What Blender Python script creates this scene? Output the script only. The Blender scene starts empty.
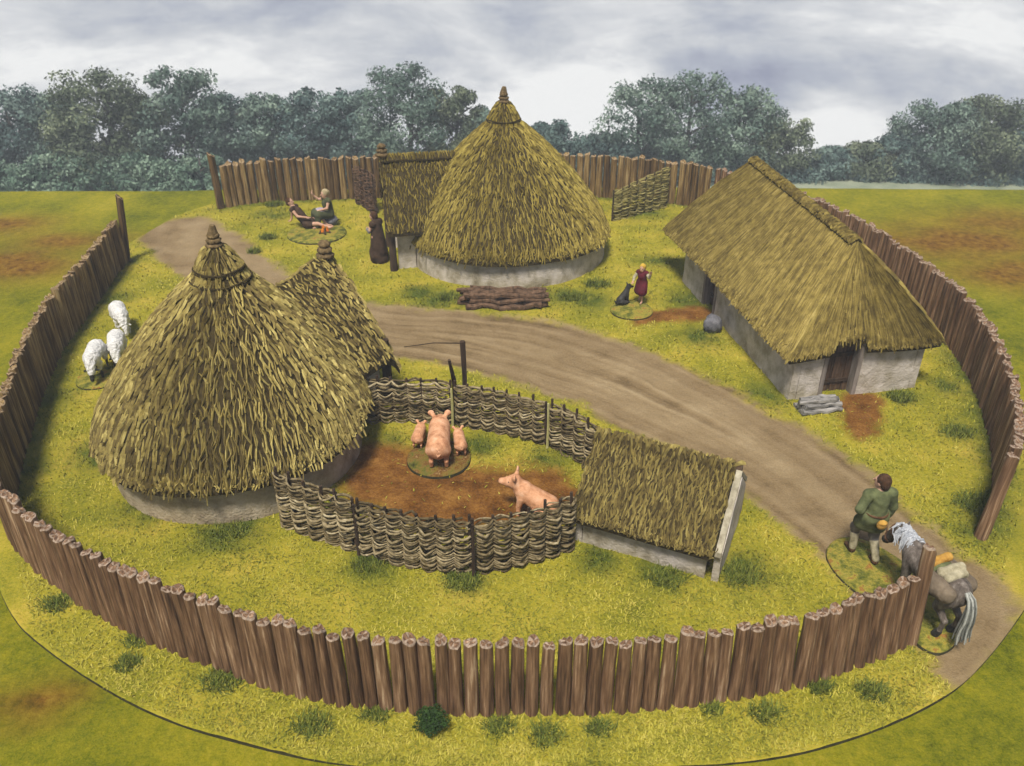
import bpy, math, random
import numpy as np
random.seed(7)
RNG = np.random.default_rng(7)
scene = bpy.context.scene
COL = scene.collection
R = math.radians

# ------------------------------------------------------------------ camera model (metres)
CAM_H, FPX, PITCH = 9.6, 827.0, R(30.3)
CT, ST = math.cos(PITCH), math.sin(PITCH)
def at(x, y, h=0.0):
    """world point at height h seen at pixel x, y of the photograph (survey of the site)"""
    u, v = (x - 512) / FPX, (y - 383) / FPX
    d = (u, CT - v * ST, -ST - v * CT)
    t = (h - CAM_H) / d[2]
    return np.array([d[0] * t, d[1] * t, h])
def ats(px, h=0.0):
    return np.array([at(x, y, h) for x, y in px])

# ------------------------------------------------------------------ noise
def _hash(ix, iy, s):
    n = (ix.astype(np.int64) * 374761393 + iy.astype(np.int64) * 668265263 + s * 974634719) & 0x7fffffff
    n = ((n ^ (n >> 13)) * 1274126177) & 0x7fffffff
    return ((n ^ (n >> 16)) & 0xffff) / 65535.0
def vnoise(x, y, s=0):
    ix, iy = np.floor(x), np.floor(y)
    fx, fy = x - ix, y - iy
    fx, fy = fx * fx * (3 - 2 * fx), fy * fy * (3 - 2 * fy)
    a, b = _hash(ix, iy, s), _hash(ix + 1, iy, s)
    c, d = _hash(ix, iy + 1, s), _hash(ix + 1, iy + 1, s)
    return (a + (b - a) * fx) * (1 - fy) + (c + (d - c) * fx) * fy
def fbm(x, y, s=0, o=4):
    t, a, w = 0, .5, 0
    for i in range(o):
        t = t + a * vnoise(x * 2 ** i, y * 2 ** i, s + i * 17); w += a; a *= .5
    return t / w

# ------------------------------------------------------------------ materials
def mk(name, stops, attr=None, amt=.5, scale=12, stretch=(1, 1, 1), rough=.9, bump=.3, bscale=50, rand=0.0,
       detail=6, spec=.2, bdist=.02, transl=0.0):
    """ramp colours driven by attribute*(1-amt) + noise*amt (+ per object random)"""
    m = bpy.data.materials.new(name); m.use_nodes = True
    nt = m.node_tree; N = nt.nodes; Lk = nt.links
    b = N['Principled BSDF']; b.inputs['Roughness'].default_value = rough
    b.inputs['Specular IOR Level'].default_value = spec
    tc = N.new('ShaderNodeTexCoord'); mp = N.new('ShaderNodeMapping'); mp.inputs['Scale'].default_value = stretch
    Lk.new(tc.outputs['Object'], mp.inputs['Vector'])
    oi = N.new('ShaderNodeObjectInfo')
    if rand:
        va = N.new('ShaderNodeVectorMath'); va.operation = 'SCALE'
        va.inputs[0].default_value = (37., 17., 53.); Lk.new(oi.outputs['Random'], va.inputs['Scale'])
        Lk.new(va.outputs[0], mp.inputs['Location'])
    no = N.new('ShaderNodeTexNoise'); no.inputs['Scale'].default_value = scale; no.inputs['Detail'].default_value = detail
    no.inputs['Roughness'].default_value = .62
    Lk.new(mp.outputs[0], no.inputs['Vector'])
    def math_(op, a, bb):
        q = N.new('ShaderNodeMath'); q.operation = op
        for i, z in enumerate((a, bb)):
            if isinstance(z, (int, float)): q.inputs[i].default_value = z
            else: Lk.new(z, q.inputs[i])
        return q.outputs[0]
    st = N.new('ShaderNodeMapRange'); st.inputs[1].default_value = .3; st.inputs[2].default_value = .7
    Lk.new(no.outputs['Fac'], st.inputs[0])
    f = st.outputs[0]
    if attr:
        an = N.new('ShaderNodeAttribute'); an.attribute_name = attr
        f = math_('ADD', math_('MULTIPLY', an.outputs['Fac'], 1 - amt), math_('MULTIPLY', f, amt))
    if rand:
        f = math_('ADD', f, math_('MULTIPLY', math_('SUBTRACT', oi.outputs['Random'], .5), rand))
    cr = N.new('ShaderNodeValToRGB'); el = cr.color_ramp.elements
    while len(el) < len(stops): el.new(.5)
    for e, (p, c) in zip(el, stops): e.position = p; e.color = (*c, 1)
    Lk.new(f, cr.inputs['Fac'])
    Lk.new(cr.outputs['Color'], b.inputs['Base Color'])
    if bump:
        n2 = N.new('ShaderNodeTexNoise'); n2.inputs['Scale'].default_value = bscale; n2.inputs['Detail'].default_value = 5
        Lk.new(mp.outputs[0], n2.inputs['Vector'])
        bp = N.new('ShaderNodeBump'); bp.inputs['Strength'].default_value = bump; bp.inputs['Distance'].default_value = bdist
        Lk.new(n2.outputs['Fac'], bp.inputs['Height']); Lk.new(bp.outputs[0], b.inputs['Normal'])
    if transl:
        b.inputs['Subsurface Weight'].default_value = 0
    return m
def two(a, b): return [(0.0, a), (1.0, b)]

M = {}
M['thatch'] = mk('thatch', [(.0, (.05, .035, .014)), (.35, (.16, .12, .04)), (.65, (.35, .28, .085)), (1, (.66, .56, .21))], 'tone', .35, 9, rough=.85, bump=.25, bscale=70)
M['thatch_gold'] = mk('thatch_gold', [(.0, (.05, .034, .009)), (.35, (.155, .118, .025)), (.65, (.31, .245, .05)), (1, (.52, .42, .115))], 'tone', .35, 7, rough=.85, bump=.25, bscale=70)
M['thatch_brown'] = mk('thatch_brown', [(.0, (.05, .035, .012)), (.35, (.15, .112, .03)), (.65, (.29, .225, .058)), (1, (.49, .39, .14))], 'tone', .4, 5, rough=.85, bump=.25, bscale=70)
M['thatch_base'] = mk('thatch_base', two((.018, .012, .005), (.07, .052, .016)), None, 1, 10, bump=.6, bscale=40)
M['plaster'] = mk('plaster', [(0, (.13, .105, .06)), (.33, (.34, .30, .23)), (.62, (.52, .47, .42)), (1, (.66, .61, .58))], 'tone', .65, 2.6, rough=.95, bump=.6, bscale=22, bdist=.04)
M['plaster_warm'] = mk('plaster_warm', [(0, (.13, .105, .07)), (.35, (.33, .27, .185)), (.65, (.47, .40, .29)), (1, (.60, .54, .45))], 'tone', .65, 2.6, rough=.95, bump=.7, bscale=22, bdist=.05)
M['wood'] = mk('wood', [(0, (.042, .021, .011)), (.45, (.145, .078, .040)), (.8, (.26, .155, .088)), (1, (.44, .31, .20))], None, 1, 26, (1, 1, .07), rough=.7, bump=.5, bscale=40, rand=.3, spec=.3)
M['wood_old'] = mk('wood_old', [(0, (.03, .018, .008)), (.45, (.12, .072, .028)), (.8, (.25, .165, .065)), (1, (.37, .27, .125))], None, 1, 24, (1, 1, .07), rough=.8, bump=.5, bscale=40, rand=.5)
M['cut'] = mk('cut', two((.14, .095, .065), (.46, .36, .28)), None, 1, 25, rough=.8, bump=.5, rand=.2)
M['cut_old'] = mk('cut_old', two((.16, .10, .05), (.42, .32, .2)), None, 1, 25, rough=.8, bump=.5, rand=.2)
M['dark_wood'] = mk('dark_wood', two((.018, .012, .008), (.085, .055, .035)), None, 1, 8, (1, 1, .15), bump=.5)
M['door_wood'] = mk('door_wood', two((.02, .012, .007), (.14, .085, .05)), None, 1, 6, (3, 3, .2), bump=.6)
M['pale_wood'] = mk('pale_wood', two((.2, .175, .12), (.48, .44, .33)), None, 1, 8, (1, 1, .3), bump=.5)
M['jamb'] = mk('jamb', two((.10, .08, .07), (.32, .28, .25)), None, 1, 8, (1, 1, .15), bump=.5)
M['wattle'] = mk('wattle', [(0, (.025, .017, .008)), (.42, (.12, .09, .042)), (.72, (.29, .235, .135)), (1, (.56, .49, .33))], 'tone', .45, 14, rough=.85, bump=.3)
M['wattle_old'] = mk('wattle_old', [(0, (.05, .04, .012)), (.4, (.19, .16, .05)), (.75, (.34, .3, .11)), (1, (.5, .45, .2))], 'tone', .45, 14, rough=.85, bump=.3)
M['pale_stake'] = mk('pale_stake', two((.3, .28, .1), (.55, .52, .25)), None, 1, 10, (1, 1, .2))
M['grass_blade'] = mk('grass_blade', [(0, (.03, .045, .008)), (.3, (.13, .145, .016)), (.6, (.32, .295, .032)), (1, (.60, .50, .12))], 'tone', .3, 2.5, rough=.9, bump=0)
M['tuft'] = mk('tuft', [(0, (.03, .05, .009)), (.6, (.12, .15, .024)), (1, (.28, .28, .045))], 'tone', .3, 6, bump=0)
M['shrub'] = mk('shrub', [(0, (.01, .022, .006)), (.6, (.03, .065, .014)), (1, (.08, .13, .03))], 'tone', .3, 6, bump=0)
M['bark'] = mk('bark', two((.03, .028, .026), (.11, .10, .09)), None, 1, 5)
M['rim'] = mk('rim', two((.012, .014, .006), (.05, .045, .02)), None, 1, 12)
M['leaf_blue'] = mk('leaf_blue', [(0, (.014, .03, .035)), (.5, (.075, .125, .115)), (1, (.23, .31, .27))], 'tone', .3, .5, bump=0)  # distance haze is partly put into the tree leaf colours as a bluish tint
M['leaf_grey'] = mk('leaf_grey', [(0, (.02, .04, .036)), (.5, (.105, .16, .13)), (1, (.28, .36, .28))], 'tone', .3, .5, bump=0)
M['leaf_olive'] = mk('leaf_olive', [(0, (.02, .034, .022)), (.5, (.10, .13, .08)), (1, (.27, .31, .19))], 'tone', .3, .5, bump=0)
M['leaf_bush'] = mk('leaf_bush', [(0, (.022, .05, .036)), (.5, (.11, .18, .13)), (1, (.31, .40, .30))], 'tone', .3, .5, bump=0)
M['stone'] = mk('stone', two((.05, .05, .06), (.22, .22, .245)), None, 1, 8, bump=.6, bscale=20)
M['log_grey'] = mk('log_grey', two((.04, .04, .04), (.45, .43, .41)), None, 1, 7, (.25, 2, 2), bump=.6)
M['finial'] = mk('finial', two((.05, .032, .014), (.24, .17, .08)), None, 1, 14, bump=.9, bscale=40)
M['log_brown'] = mk('log_brown', two((.025, .014, .008), (.19, .115, .07)), None, 1, 10, bump=.9, bscale=22)
M['skin'] = mk('skin', two((.42, .24, .16), (.58, .36, .26)), None, 1, 8, rough=.6, bump=.1)
M['pig'] = mk('pig', [(0, (.34, .145, .07)), (.5, (.60, .31, .17)), (1, (.74, .45, .29))], None, 1, 7, rough=.75, bump=.5, bscale=30)
M['wool'] = mk('wool', two((.5, .5, .5), (.85, .85, .83)), None, 1, 9, bump=1.0, bscale=22, bdist=.05)
M['black_skin'] = mk('black_skin', two((.012, .012, .012), (.05, .048, .045)), None, 1, 8, rough=.6)
M['pony'] = mk('pony', [(0, (.045, .036, .03)), (.5, (.125, .103, .088)), (1, (.25, .22, .195))], None, 1, 9, (1.5, 1.5, .6), rough=.85, bump=.6, bscale=45)
M['pony_pale'] = mk('pony_pale', two((.2, .22, .26), (.62, .64, .68)), None, 1, 12, (2, 2, .4), bump=.6, bscale=30)
M['pony_tail'] = mk('pony_tail', two((.05, .055, .05), (.42, .43, .40)), 'tone', .3, 12, bump=.3)
M['green_cloth'] = mk('green_cloth', two((.04, .05, .02), (.17, .19, .085)), None, 1, 6, bump=.3, bscale=12, bdist=.04)
M['dark_green_cloth'] = mk('dark_green_cloth', two((.03, .04, .018), (.10, .105, .05)), None, 1, 6, bump=.3)
M['grey_cloth'] = mk('grey_cloth', two((.08, .075, .07), (.23, .21, .2)), None, 1, 6, bump=.3, bscale=12, bdist=.04)
M['cream_cloth'] = mk('cream_cloth', two((.16, .14, .08), (.52, .47, .33)), None, 1, 8, bump=.4, bscale=14, bdist=.04)
M['lilac_cloth'] = mk('lilac_cloth', two((.25, .21, .28), (.45, .4, .48)), None, 1, 8, bump=.3)
M['brown_cloth'] = mk('brown_cloth', two((.018, .011, .007), (.085, .05, .03)), None, 1, 6, bump=.4)
M['sack'] = mk('sack', two((.08, .06, .042), (.22, .175, .125)), None, 1, 6, bump=.4, bscale=14, bdist=.04)
M['maroon'] = mk('maroon', two((.035, .005, .01), (.13, .014, .025)), None, 1, 6, bump=.3)
M['hair_brown'] = mk('hair_brown', two((.02, .01, .005), (.10, .05, .025)), None, 1, 14, bump=.6)
M['hair_yellow'] = mk('hair_yellow', two((.3, .16, .02), (.62, .42, .06)), None, 1, 14, bump=.5)
M['hair_pale'] = mk('hair_pale', two((.28, .22, .12), (.5, .42, .26)), None, 1, 14, bump=.5)
M['leather'] = mk('leather', two((.04, .02, .01), (.13, .07, .035)), None, 1, 10)
M['yellow_leather'] = mk('yellow_leather', two((.28, .13, .02), (.6, .36, .08)), None, 1, 10, bump=.3)
M['eye'] = mk('eye', two((.01, .01, .01), (.02, .02, .02)), None, 1, 5, bump=0)
M['lip'] = mk('lip', two((.3, .08, .06), (.4, .14, .1)), None, 1, 5, bump=0)
M['ember'] = mk('ember', two((.45, .07, .01), (.8, .3, .03)), None, 1, 12, bump=.4)
M['base_grass'] = mk('base_grass', [(0, (.035, .05, .01)), (.35, (.13, .14, .02)), (.7, (.33, .28, .045)), (.88, (.25, .13, .03)), (1, (.34, .17, .04))], None, 1, 5.5, bump=.9, bscale=30, bdist=.05)

# ------------------------------------------------------------------ mesh helpers
class MB:
    """collects vertices / tris / quads with a tone and a material index"""
    def __init__(s): s.v, s.q, s.t, s.tone, s.qm, s.tm, s.n = [], [], [], [], [], [], 0
    def add(s, v, quads=None, tris=None, tone=.5, mi=0):
        v = np.asarray(v, float).reshape(-1, 3)
        if quads is not None and len(quads):
            quads = np.asarray(quads, np.int64); s.q.append(quads + s.n); s.qm.append(np.broadcast_to(np.asarray(mi), (len(quads),)))
        if tris is not None and len(tris):
            tris = np.asarray(tris, np.int64); s.t.append(tris + s.n); s.tm.append(np.broadcast_to(np.asarray(mi), (len(tris),)))
        s.v.append(v); s.tone.append(np.broadcast_to(np.asarray(tone, float), (len(v),))); s.n += len(v)
        return s
    def arrays(s):
        return np.concatenate(s.v), s.q, s.t
    def mesh(s, name, origin, mats, smooth=False, attrs=None):
        v = np.concatenate(s.v) - np.asarray(origin, float)
        q = np.concatenate(s.q) if s.q else np.zeros((0, 4), int)
        t = np.concatenate(s.t) if s.t else np.zeros((0, 3), int)
        me = bpy.data.meshes.new(name)
        me.vertices.add(len(v)); me.vertices.foreach_set('co', v.astype(np.float32).ravel())
        loops = np.concatenate([q.ravel(), t.ravel()]).astype(np.int32)
        tot = np.concatenate([np.full(len(q), 4), np.full(len(t), 3)]).astype(np.int32)
        st = np.concatenate([[0], np.cumsum(tot)[:-1]]).astype(np.int32) if len(tot) else np.zeros(0, np.int32)
        me.loops.add(len(loops)); me.loops.foreach_set('vertex_index', loops)
        me.polygons.add(len(tot)); me.polygons.foreach_set('loop_start', st); me.polygons.foreach_set('loop_total', tot)
        mi = np.concatenate([*(s.qm or []), *(s.tm or [])]).astype(np.int32) if (s.qm or s.tm) else np.zeros(0, np.int32)
        for m in (mats if isinstance(mats, (list, tuple)) else [mats]): me.materials.append(M[m] if isinstance(m, str) else m)
        me.polygons.foreach_set('material_index', mi)
        me.polygons.foreach_set('use_smooth', np.full(len(tot), smooth))
        a = me.attributes.new('tone', 'FLOAT', 'POINT'); a.data.foreach_set('value', np.concatenate(s.tone).astype(np.float32))
        for k, arr in (attrs or {}).items():
            a = me.attributes.new(k, 'FLOAT', 'POINT'); a.data.foreach_set('value', np.asarray(arr, np.float32))
        me.update(calc_edges=True); me.validate()
        return me

def tag(o, label, cat, group=None, kind=None):
    if label: o['label'] = label
    if cat: o['category'] = cat
    if group: o['group'] = group
    if kind: o['kind'] = kind
    return o
def thing(name, loc, label, cat, group=None):
    o = bpy.data.objects.new(name, None); COL.objects.link(o); o.empty_display_size = .2
    o.location = loc; o['_o'] = [float(x) for x in loc]
    return tag(o, label, cat, group)
def part(name, mb, mats, parent, smooth=False):
    """mesh built in world metres, linked under parent (root or part)"""
    org = parent['_o']
    o = bpy.data.objects.new(name, mb.mesh(name, org, mats, smooth)); COL.objects.link(o)
    o.parent = parent; o['_o'] = list(org)
    return o
def top(name, mb, mats, label, cat, group=None, smooth=False, loc=None, kind=None, attrs=None):
    if loc is None:
        v = np.concatenate(mb.v); loc = [*(v.min(0) + v.max(0))[:2] / 2, v[:, 2].min()]
    o = bpy.data.objects.new(name, mb.mesh(name, loc, mats, smooth, attrs)); COL.objects.link(o)
    o.location = [float(x) for x in loc]; o['_o'] = [float(x) for x in loc]
    return tag(o, label, cat, group, kind)

def tube(mb, pts, rad, sides=6, tone=.5, mi=0, cap=True, capmi=None, squash=1.0):
    p = np.asarray(pts, float); n = len(p)
    rad = np.broadcast_to(np.asarray(rad, float), (n,))
    t = np.gradient(p, axis=0); t /= np.linalg.norm(t, axis=1)[:, None] + 1e-9
    ref = np.array([0, 0, 1.]) if abs(t[:, 2]).mean() < .8 else np.array([1., 0, 0])
    a = np.cross(ref, t); a /= np.linalg.norm(a, axis=1)[:, None] + 1e-9
    b = np.cross(t, a)
    an = np.arange(sides) * 2 * np.pi / sides
    ring = p[:, None] + rad[:, None, None] * (np.cos(an)[None, :, None] * a[:, None] + squash * np.sin(an)[None, :, None] * b[:, None])
    i = np.arange(n - 1)[:, None] * sides; j = np.arange(sides)[None]; j2 = (j + 1) % sides
    quads = np.stack([i + j, i + j2, i + sides + j2, i + sides + j], -1).reshape(-1, 4)
    v = ring.reshape(-1, 3)
    mb.add(v, quads, tone=tone, mi=mi)
    if cap:
        c = np.concatenate([p[:1], p[-1:]]); vv = np.concatenate([ring[0], ring[-1], c])
        k = np.arange(sides); k2 = (k + 1) % sides
        tr = np.concatenate([np.stack([k2, k, np.full(sides, 2 * sides)], -1), np.stack([sides + k, sides + k2, np.full(sides, 2 * sides + 1)], -1)])
        mb.add(vv, tris=tr, tone=tone, mi=mi if capmi is None else capmi)
    return mb
def box(mb, o, ax, ay, az, tone=.5, mi=0):
    """box from corner o along three edge vectors"""
    o, ax, ay, az = map(lambda q: np.asarray(q, float), (o, ax, ay, az))
    v = [o, o + ax, o + ax + ay, o + ay, o + az, o + ax + az, o + ax + ay + az, o + ay + az]
    f = [[0, 3, 2, 1], [4, 5, 6, 7], [0, 1, 5, 4], [1, 2, 6, 5], [2, 3, 7, 6], [3, 0, 4, 7]]
    return mb.add(v, f, tone=tone, mi=mi)
def resample(p, step=None, n=None):
    p = np.asarray(p, float); d = np.r_[0, np.cumsum(np.linalg.norm(np.diff(p, axis=0), axis=1))]
    if n is None: n = max(2, int(round(d[-1] / step)) + 1)
    s = np.linspace(0, d[-1], n)
    return np.stack([np.interp(s, d, p[:, k]) for k in range(p.shape[1])], -1)
def smooth_path(p, it=2):
    p = np.asarray(p, float)
    for _ in range(it):
        q = np.empty((2 * len(p), p.shape[1])); q[0] = p[0]; q[-1] = p[-1]
        q[1:-1:2] = .75 * p[:-1] + .25 * p[1:]; q[2:-1:2] = .25 * p[:-1] + .75 * p[1:]
        p = q
    return p
def smooth_closed(p, it=3):
    for _ in range(it):
        n = np.roll(p, -1, 0); p = np.stack([.75 * p + .25 * n, .25 * p + .75 * n], 1).reshape(-1, p.shape[1])
    return p
def grid_faces(nu, nv, wrap=False):
    i = np.arange(nv - 1)[:, None]; j = np.arange(nu if wrap else nu - 1)[None]; j2 = (j + 1) % nu
    return np.stack([i * nu + j, i * nu + j2, (i + 1) * nu + j2, (i + 1) * nu + j], -1).reshape(-1, 4)
def blob(mb, c, r, seed=0, nu=18, nv=10, amp=.15, tone=.5, mi=0, freq=2.):
    a = np.linspace(0, 2 * np.pi, nu, endpoint=False); b = np.linspace(-np.pi / 2, np.pi / 2, nv)
    A, B = np.meshgrid(a, b)
    d = np.stack([np.cos(A) * np.cos(B), np.sin(A) * np.cos(B), np.sin(B)], -1)
    k = 1 + amp * (2 * fbm(d[..., 0] * freq + d[..., 2] * 1.7 + 9, d[..., 1] * freq - d[..., 2] * 1.3 + 9, seed, 3) - 1)
    mb.add((np.asarray(c) + d * k[..., None] * np.asarray(r)).reshape(-1, 3), grid_faces(nu, nv, True), tone=tone, mi=mi)
    return mb

# ------------------------------------------------------------------ sdf bodies
class SDF:
    def __init__(s): s.p = []
    def cap(s, a, b, ra, rb=None, k=.03, g=0):
        s.p.append(('c', np.array(a, float), np.array(b, float), ra, ra if rb is None else rb, k, g)); return s
    def ell(s, c, r, k=.03, g=0, rot=None):
        s.p.append(('e', np.array(c, float), np.array(r, float), rot, None, k, g)); return s
    @staticmethod
    def ev(p, P):
        if p[0] == 'c':
            _, a, b, ra, rb, _, _ = p
            ab = b - a; t = np.clip(((P - a) @ ab) / (ab @ ab + 1e-12), 0, 1)
            return np.linalg.norm(P - a - t[..., None] * ab, axis=-1) - (ra + (rb - ra) * t)
        _, c, r, rot, _, _, _ = p
        q = P - c
        if rot is not None: q = q @ rot
        k0 = np.linalg.norm(q / r, axis=-1); k1 = np.linalg.norm(q / (r * r), axis=-1) + 1e-9
        return k0 * (k0 - 1) / k1
    def mesh(s, h=.015, disp=0, dfreq=20, clip=None):
        lo = np.full(3, 1e9); hi = -lo
        ext = []
        for p in s.p:
            if p[0] == 'c': e0 = np.minimum(p[1] - p[3], p[2] - p[4]); e1 = np.maximum(p[1] + p[3], p[2] + p[4])
            else: m = np.max(p[2]); e0, e1 = (p[1] - p[2], p[1] + p[2]) if p[3] is None else (p[1] - m, p[1] + m)
            ext.append((e0, e1)); lo = np.minimum(lo, e0); hi = np.maximum(hi, e1)
        lo -= 3 * h + disp; hi += 3 * h + disp
        n = np.ceil((hi - lo) / h).astype(int) + 1
        ax = [lo[i] + np.arange(n[i]) * h for i in range(3)]
        f = np.full(n, .25)
        for p, (e0, e1) in zip(s.p, ext):
            pad = p[5] + 2.5 * h + .02
            i0 = np.maximum(np.floor((e0 - pad - lo) / h).astype(int), 0); i1 = np.minimum(np.ceil((e1 + pad - lo) / h).astype(int) + 1, n)
            sl = tuple(slice(a, b) for a, b in zip(i0, i1))
            P = np.stack(np.meshgrid(*[ax[i][sl[i]] for i in range(3)], indexing='ij'), -1)
            d = s.ev(p, P); o = f[sl]; k = p[5]
            w = np.maximum(k - np.abs(o - d), 0) / k
            f[sl] = np.minimum(o, d) - w * w * k * .25
        if disp:
            X, Y, Z = np.meshgrid(*ax, indexing='ij')
            f = f - disp * (vnoise(X * dfreq + Z * 9.1, Y * dfreq + Z * 7.7, 3) + vnoise(Y * dfreq + 40, Z * dfreq + X * 5, 5) - 1)
        v, q = nets(f, lo, h)
        cen = v[q].mean(1)
        if len(set(p[6] for p in s.p)) > 1:
            D = np.stack([s.ev(p, cen) for p in s.p], 1); g = np.array([p[6] for p in s.p])[D.argmin(1)]
        else: g = np.full(len(q), s.p[0][6])
        return v, q, g
def nets(f, org, h):
    ins = f < 0
    c = np.zeros(np.array(f.shape) - 1, int)
    sl = lambda d, n: slice(d, n - 1 + d)
    nx, ny, nz = f.shape
    for dx in (0, 1):
        for dy in (0, 1):
            for dz in (0, 1): c += ins[sl(dx, nx), sl(dy, ny), sl(dz, nz)]
    act = (c > 0) & (c < 8)
    idx = np.full(c.shape, -1); ijk = np.argwhere(act); idx[act] = np.arange(len(ijk))
    acc = np.zeros((len(ijk), 3)); cnt = np.zeros(len(ijk))
    cor = [(a, b, d) for a in (0, 1) for b in (0, 1) for d in (0, 1)]
    for a in cor:
        for axx in range(3):
            if a[axx]: continue
            b = list(a); b[axx] = 1
            fa = f[tuple((ijk + a).T)]; fb = f[tuple((ijk + b).T)]
            m = (fa < 0) != (fb < 0)
            t = np.where(m, fa / np.where(fa == fb, 1, fa - fb), 0)
            pnt = ijk + np.array(a) + t[:, None] * (np.array(b) - np.array(a))
            acc[m] += pnt[m]; cnt[m] += 1
    v = org + (acc / cnt[:, None]) * h
    Q = []
    for axx in range(3):
        o = [i for i in range(3) if i != axx]
        s0 = [slice(None)] * 3; s1 = [slice(None)] * 3
        s0[axx] = slice(0, -1); s1[axx] = slice(1, None)
        for w in o: s0[w] = slice(1, -1); s1[w] = slice(1, -1)
        A, B = ins[tuple(s0)], ins[tuple(s1)]
        e = np.argwhere(A != B); fl = A[tuple(e.T)]
        off = np.zeros(3, int); off[o[0]] = 1; off[o[1]] = 1
        base = e + off
        def cell(du, dv):
            k = base.copy(); k[:, o[0]] -= du; k[:, o[1]] -= dv
            return idx[tuple(k.T)]
        q = np.stack([cell(1, 1), cell(0, 1), cell(0, 0), cell(1, 0)], -1)
        flip = fl if axx != 1 else ~fl
        q[~flip] = q[~flip][:, ::-1]
        Q.append(q)
    return v, np.concatenate(Q)
def place(v, loc, yaw, sc=1.0):
    """local +Y is forward; yaw = heading measured from world +Y, counter-clockwise"""
    c, s_ = math.cos(yaw), math.sin(yaw)
    v = np.asarray(v, float) * sc
    return np.stack([v[:, 0] * c - v[:, 1] * s_, v[:, 0] * s_ + v[:, 1] * c, v[:, 2]], -1) + np.asarray(loc)
def sdf_part(name, sd, mats, parent, loc, yaw, sc=1.0, h=.015, **kw):
    v, q, g = sd.mesh(h, **kw); mb = MB(); mb.add(place(v, loc, yaw, sc), q, mi=g)
    return part(name, mb, mats, parent, True)
def sdf_top(name, sd, mats, loc, yaw, label, cat, sc=1.0, h=.015, group=None, **kw):
    v, q, g = sd.mesh(h, **kw); mb = MB(); mb.add(place(v, loc, yaw, sc), q, mi=g)
    return top(name, mb, mats, label, cat, group, True, loc=loc)
def heading(a, b): d = np.asarray(b) - np.asarray(a); return math.atan2(-d[0], d[1])

# ------------------------------------------------------------------ site survey
PAL_LEFT = smooth_path(ats([(127, 261), (113, 277), (100, 297), (75, 330), (58, 353), (42, 388), (31, 421), (17, 472), (9, 510)]))
PAL_FRONT = smooth_path(ats([(10, 519), (15, 540), (28, 557), (47, 574), (70, 592), (93, 608), (135, 631), (170, 647), (211, 663), (270, 685), (332, 701), (390, 707), (461, 712), (552, 711), (644, 708), (705, 700), (766, 691), (827, 675), (863, 661), (909, 641)]))
PAL_BACK = smooth_path(ats([(222, 208), (245, 203), (290, 200), (336, 199), (365, 198), (420, 196), (480, 195), (540, 195), (600, 196), (640, 199), (675, 203), (705, 208)]))
PAL_RIGHT = smooth_path(np.concatenate([ats([(719, 170), (760, 178), (800, 192), (847, 212), (892, 238), (938, 269), (972, 299), (998, 337), (1016, 382), (1021, 420), (1017, 447)], 1.4), ats([(980, 537)])]) * [1, 1, 0])
BOARD = np.concatenate([ats([(0, 609), (59, 660), (156, 718), (273, 750), (336, 763), (470, 773), (600, 768), (766, 761), (857, 737), (930, 706), (973, 676), (1022, 615)]),
    np.array([[9.6, 11.0, 0], [10.9, 13.5, 0], [11.6, 16.5, 0], [11.4, 20, 0], [10.6, 24, 0], [9.4, 28, 0], [7.5, 30.5, 0], [3, 31.0, 0], [-3, 31.0, 0], [-9, 30.6, 0], [-11.4, 29.3, 0], [-12.3, 26.6, 0], [-12.6, 23.5, 0], [-12.1, 20, 0], [-11.6, 17, 0], [-10.9, 14.5, 0], [-10.0, 12.3, 0]])])
BOARD = smooth_closed(BOARD, 3)
ROAD = smooth_closed(ats([(945, 700), (912, 645), (850, 575), (790, 527), (740, 491), (690, 461), (640, 436), (600, 416), (550, 394), (480, 374), (430, 362), (395, 358), (330, 350), (260, 325), (200, 290), (165, 262), (145, 247), (138, 236), (160, 221), (190, 215), (215, 217),
    (245, 240), (285, 270), (330, 294), (400, 308), (470, 310), (540, 318), (600, 334), (660, 354), (720, 384), (780, 414), (830, 444), (880, 480), (925, 520), (960, 545), (1000, 580), (1024, 610), (1015, 650), (980, 690)]), 2)
MUD = smooth_closed(ats([(345, 480), (350, 456), (372, 445), (415, 450), (445, 462), (485, 464), (535, 470), (580, 490), (570, 516), (500, 526), (420, 520), (366, 505)]), 2)
RUST = [smooth_closed(ats(p), 2) for p in ([(838, 392), (880, 391), (884, 415), (872, 440), (853, 440), (842, 420)], [(700, 306), (716, 312), (706, 322), (672, 321), (628, 326), (640, 314), (672, 309)])]
def sdist(P, poly):
    """signed distance (positive inside) from 2d points to a polygon"""
    P = P[:, :2]; d = np.full(len(P), 1e9); ins = np.zeros(len(P), bool)
    a = poly[:, :2]; b = np.roll(a, -1, 0)
    for (x0, y0), (x1, y1) in zip(a, b):
        ex, ey = x1 - x0, y1 - y0; L = ex * ex + ey * ey + 1e-12
        t = np.clip(((P[:, 0] - x0) * ex + (P[:, 1] - y0) * ey) / L, 0, 1)
        d = np.minimum(d, (P[:, 0] - x0 - t * ex) ** 2 + (P[:, 1] - y0 - t * ey) ** 2)
        if y0 != y1:
            ins ^= ((y0 > P[:, 1]) != (y1 > P[:, 1])) & (P[:, 0] < ex * (P[:, 1] - y0) / (y1 - y0) + x0)
    d = np.sqrt(d); return np.where(ins, d, -d)
sstep = lambda x, a, b: (lambda t: t * t * (3 - 2 * t))(np.clip((x - a) / (b - a), 0, 1))
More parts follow.
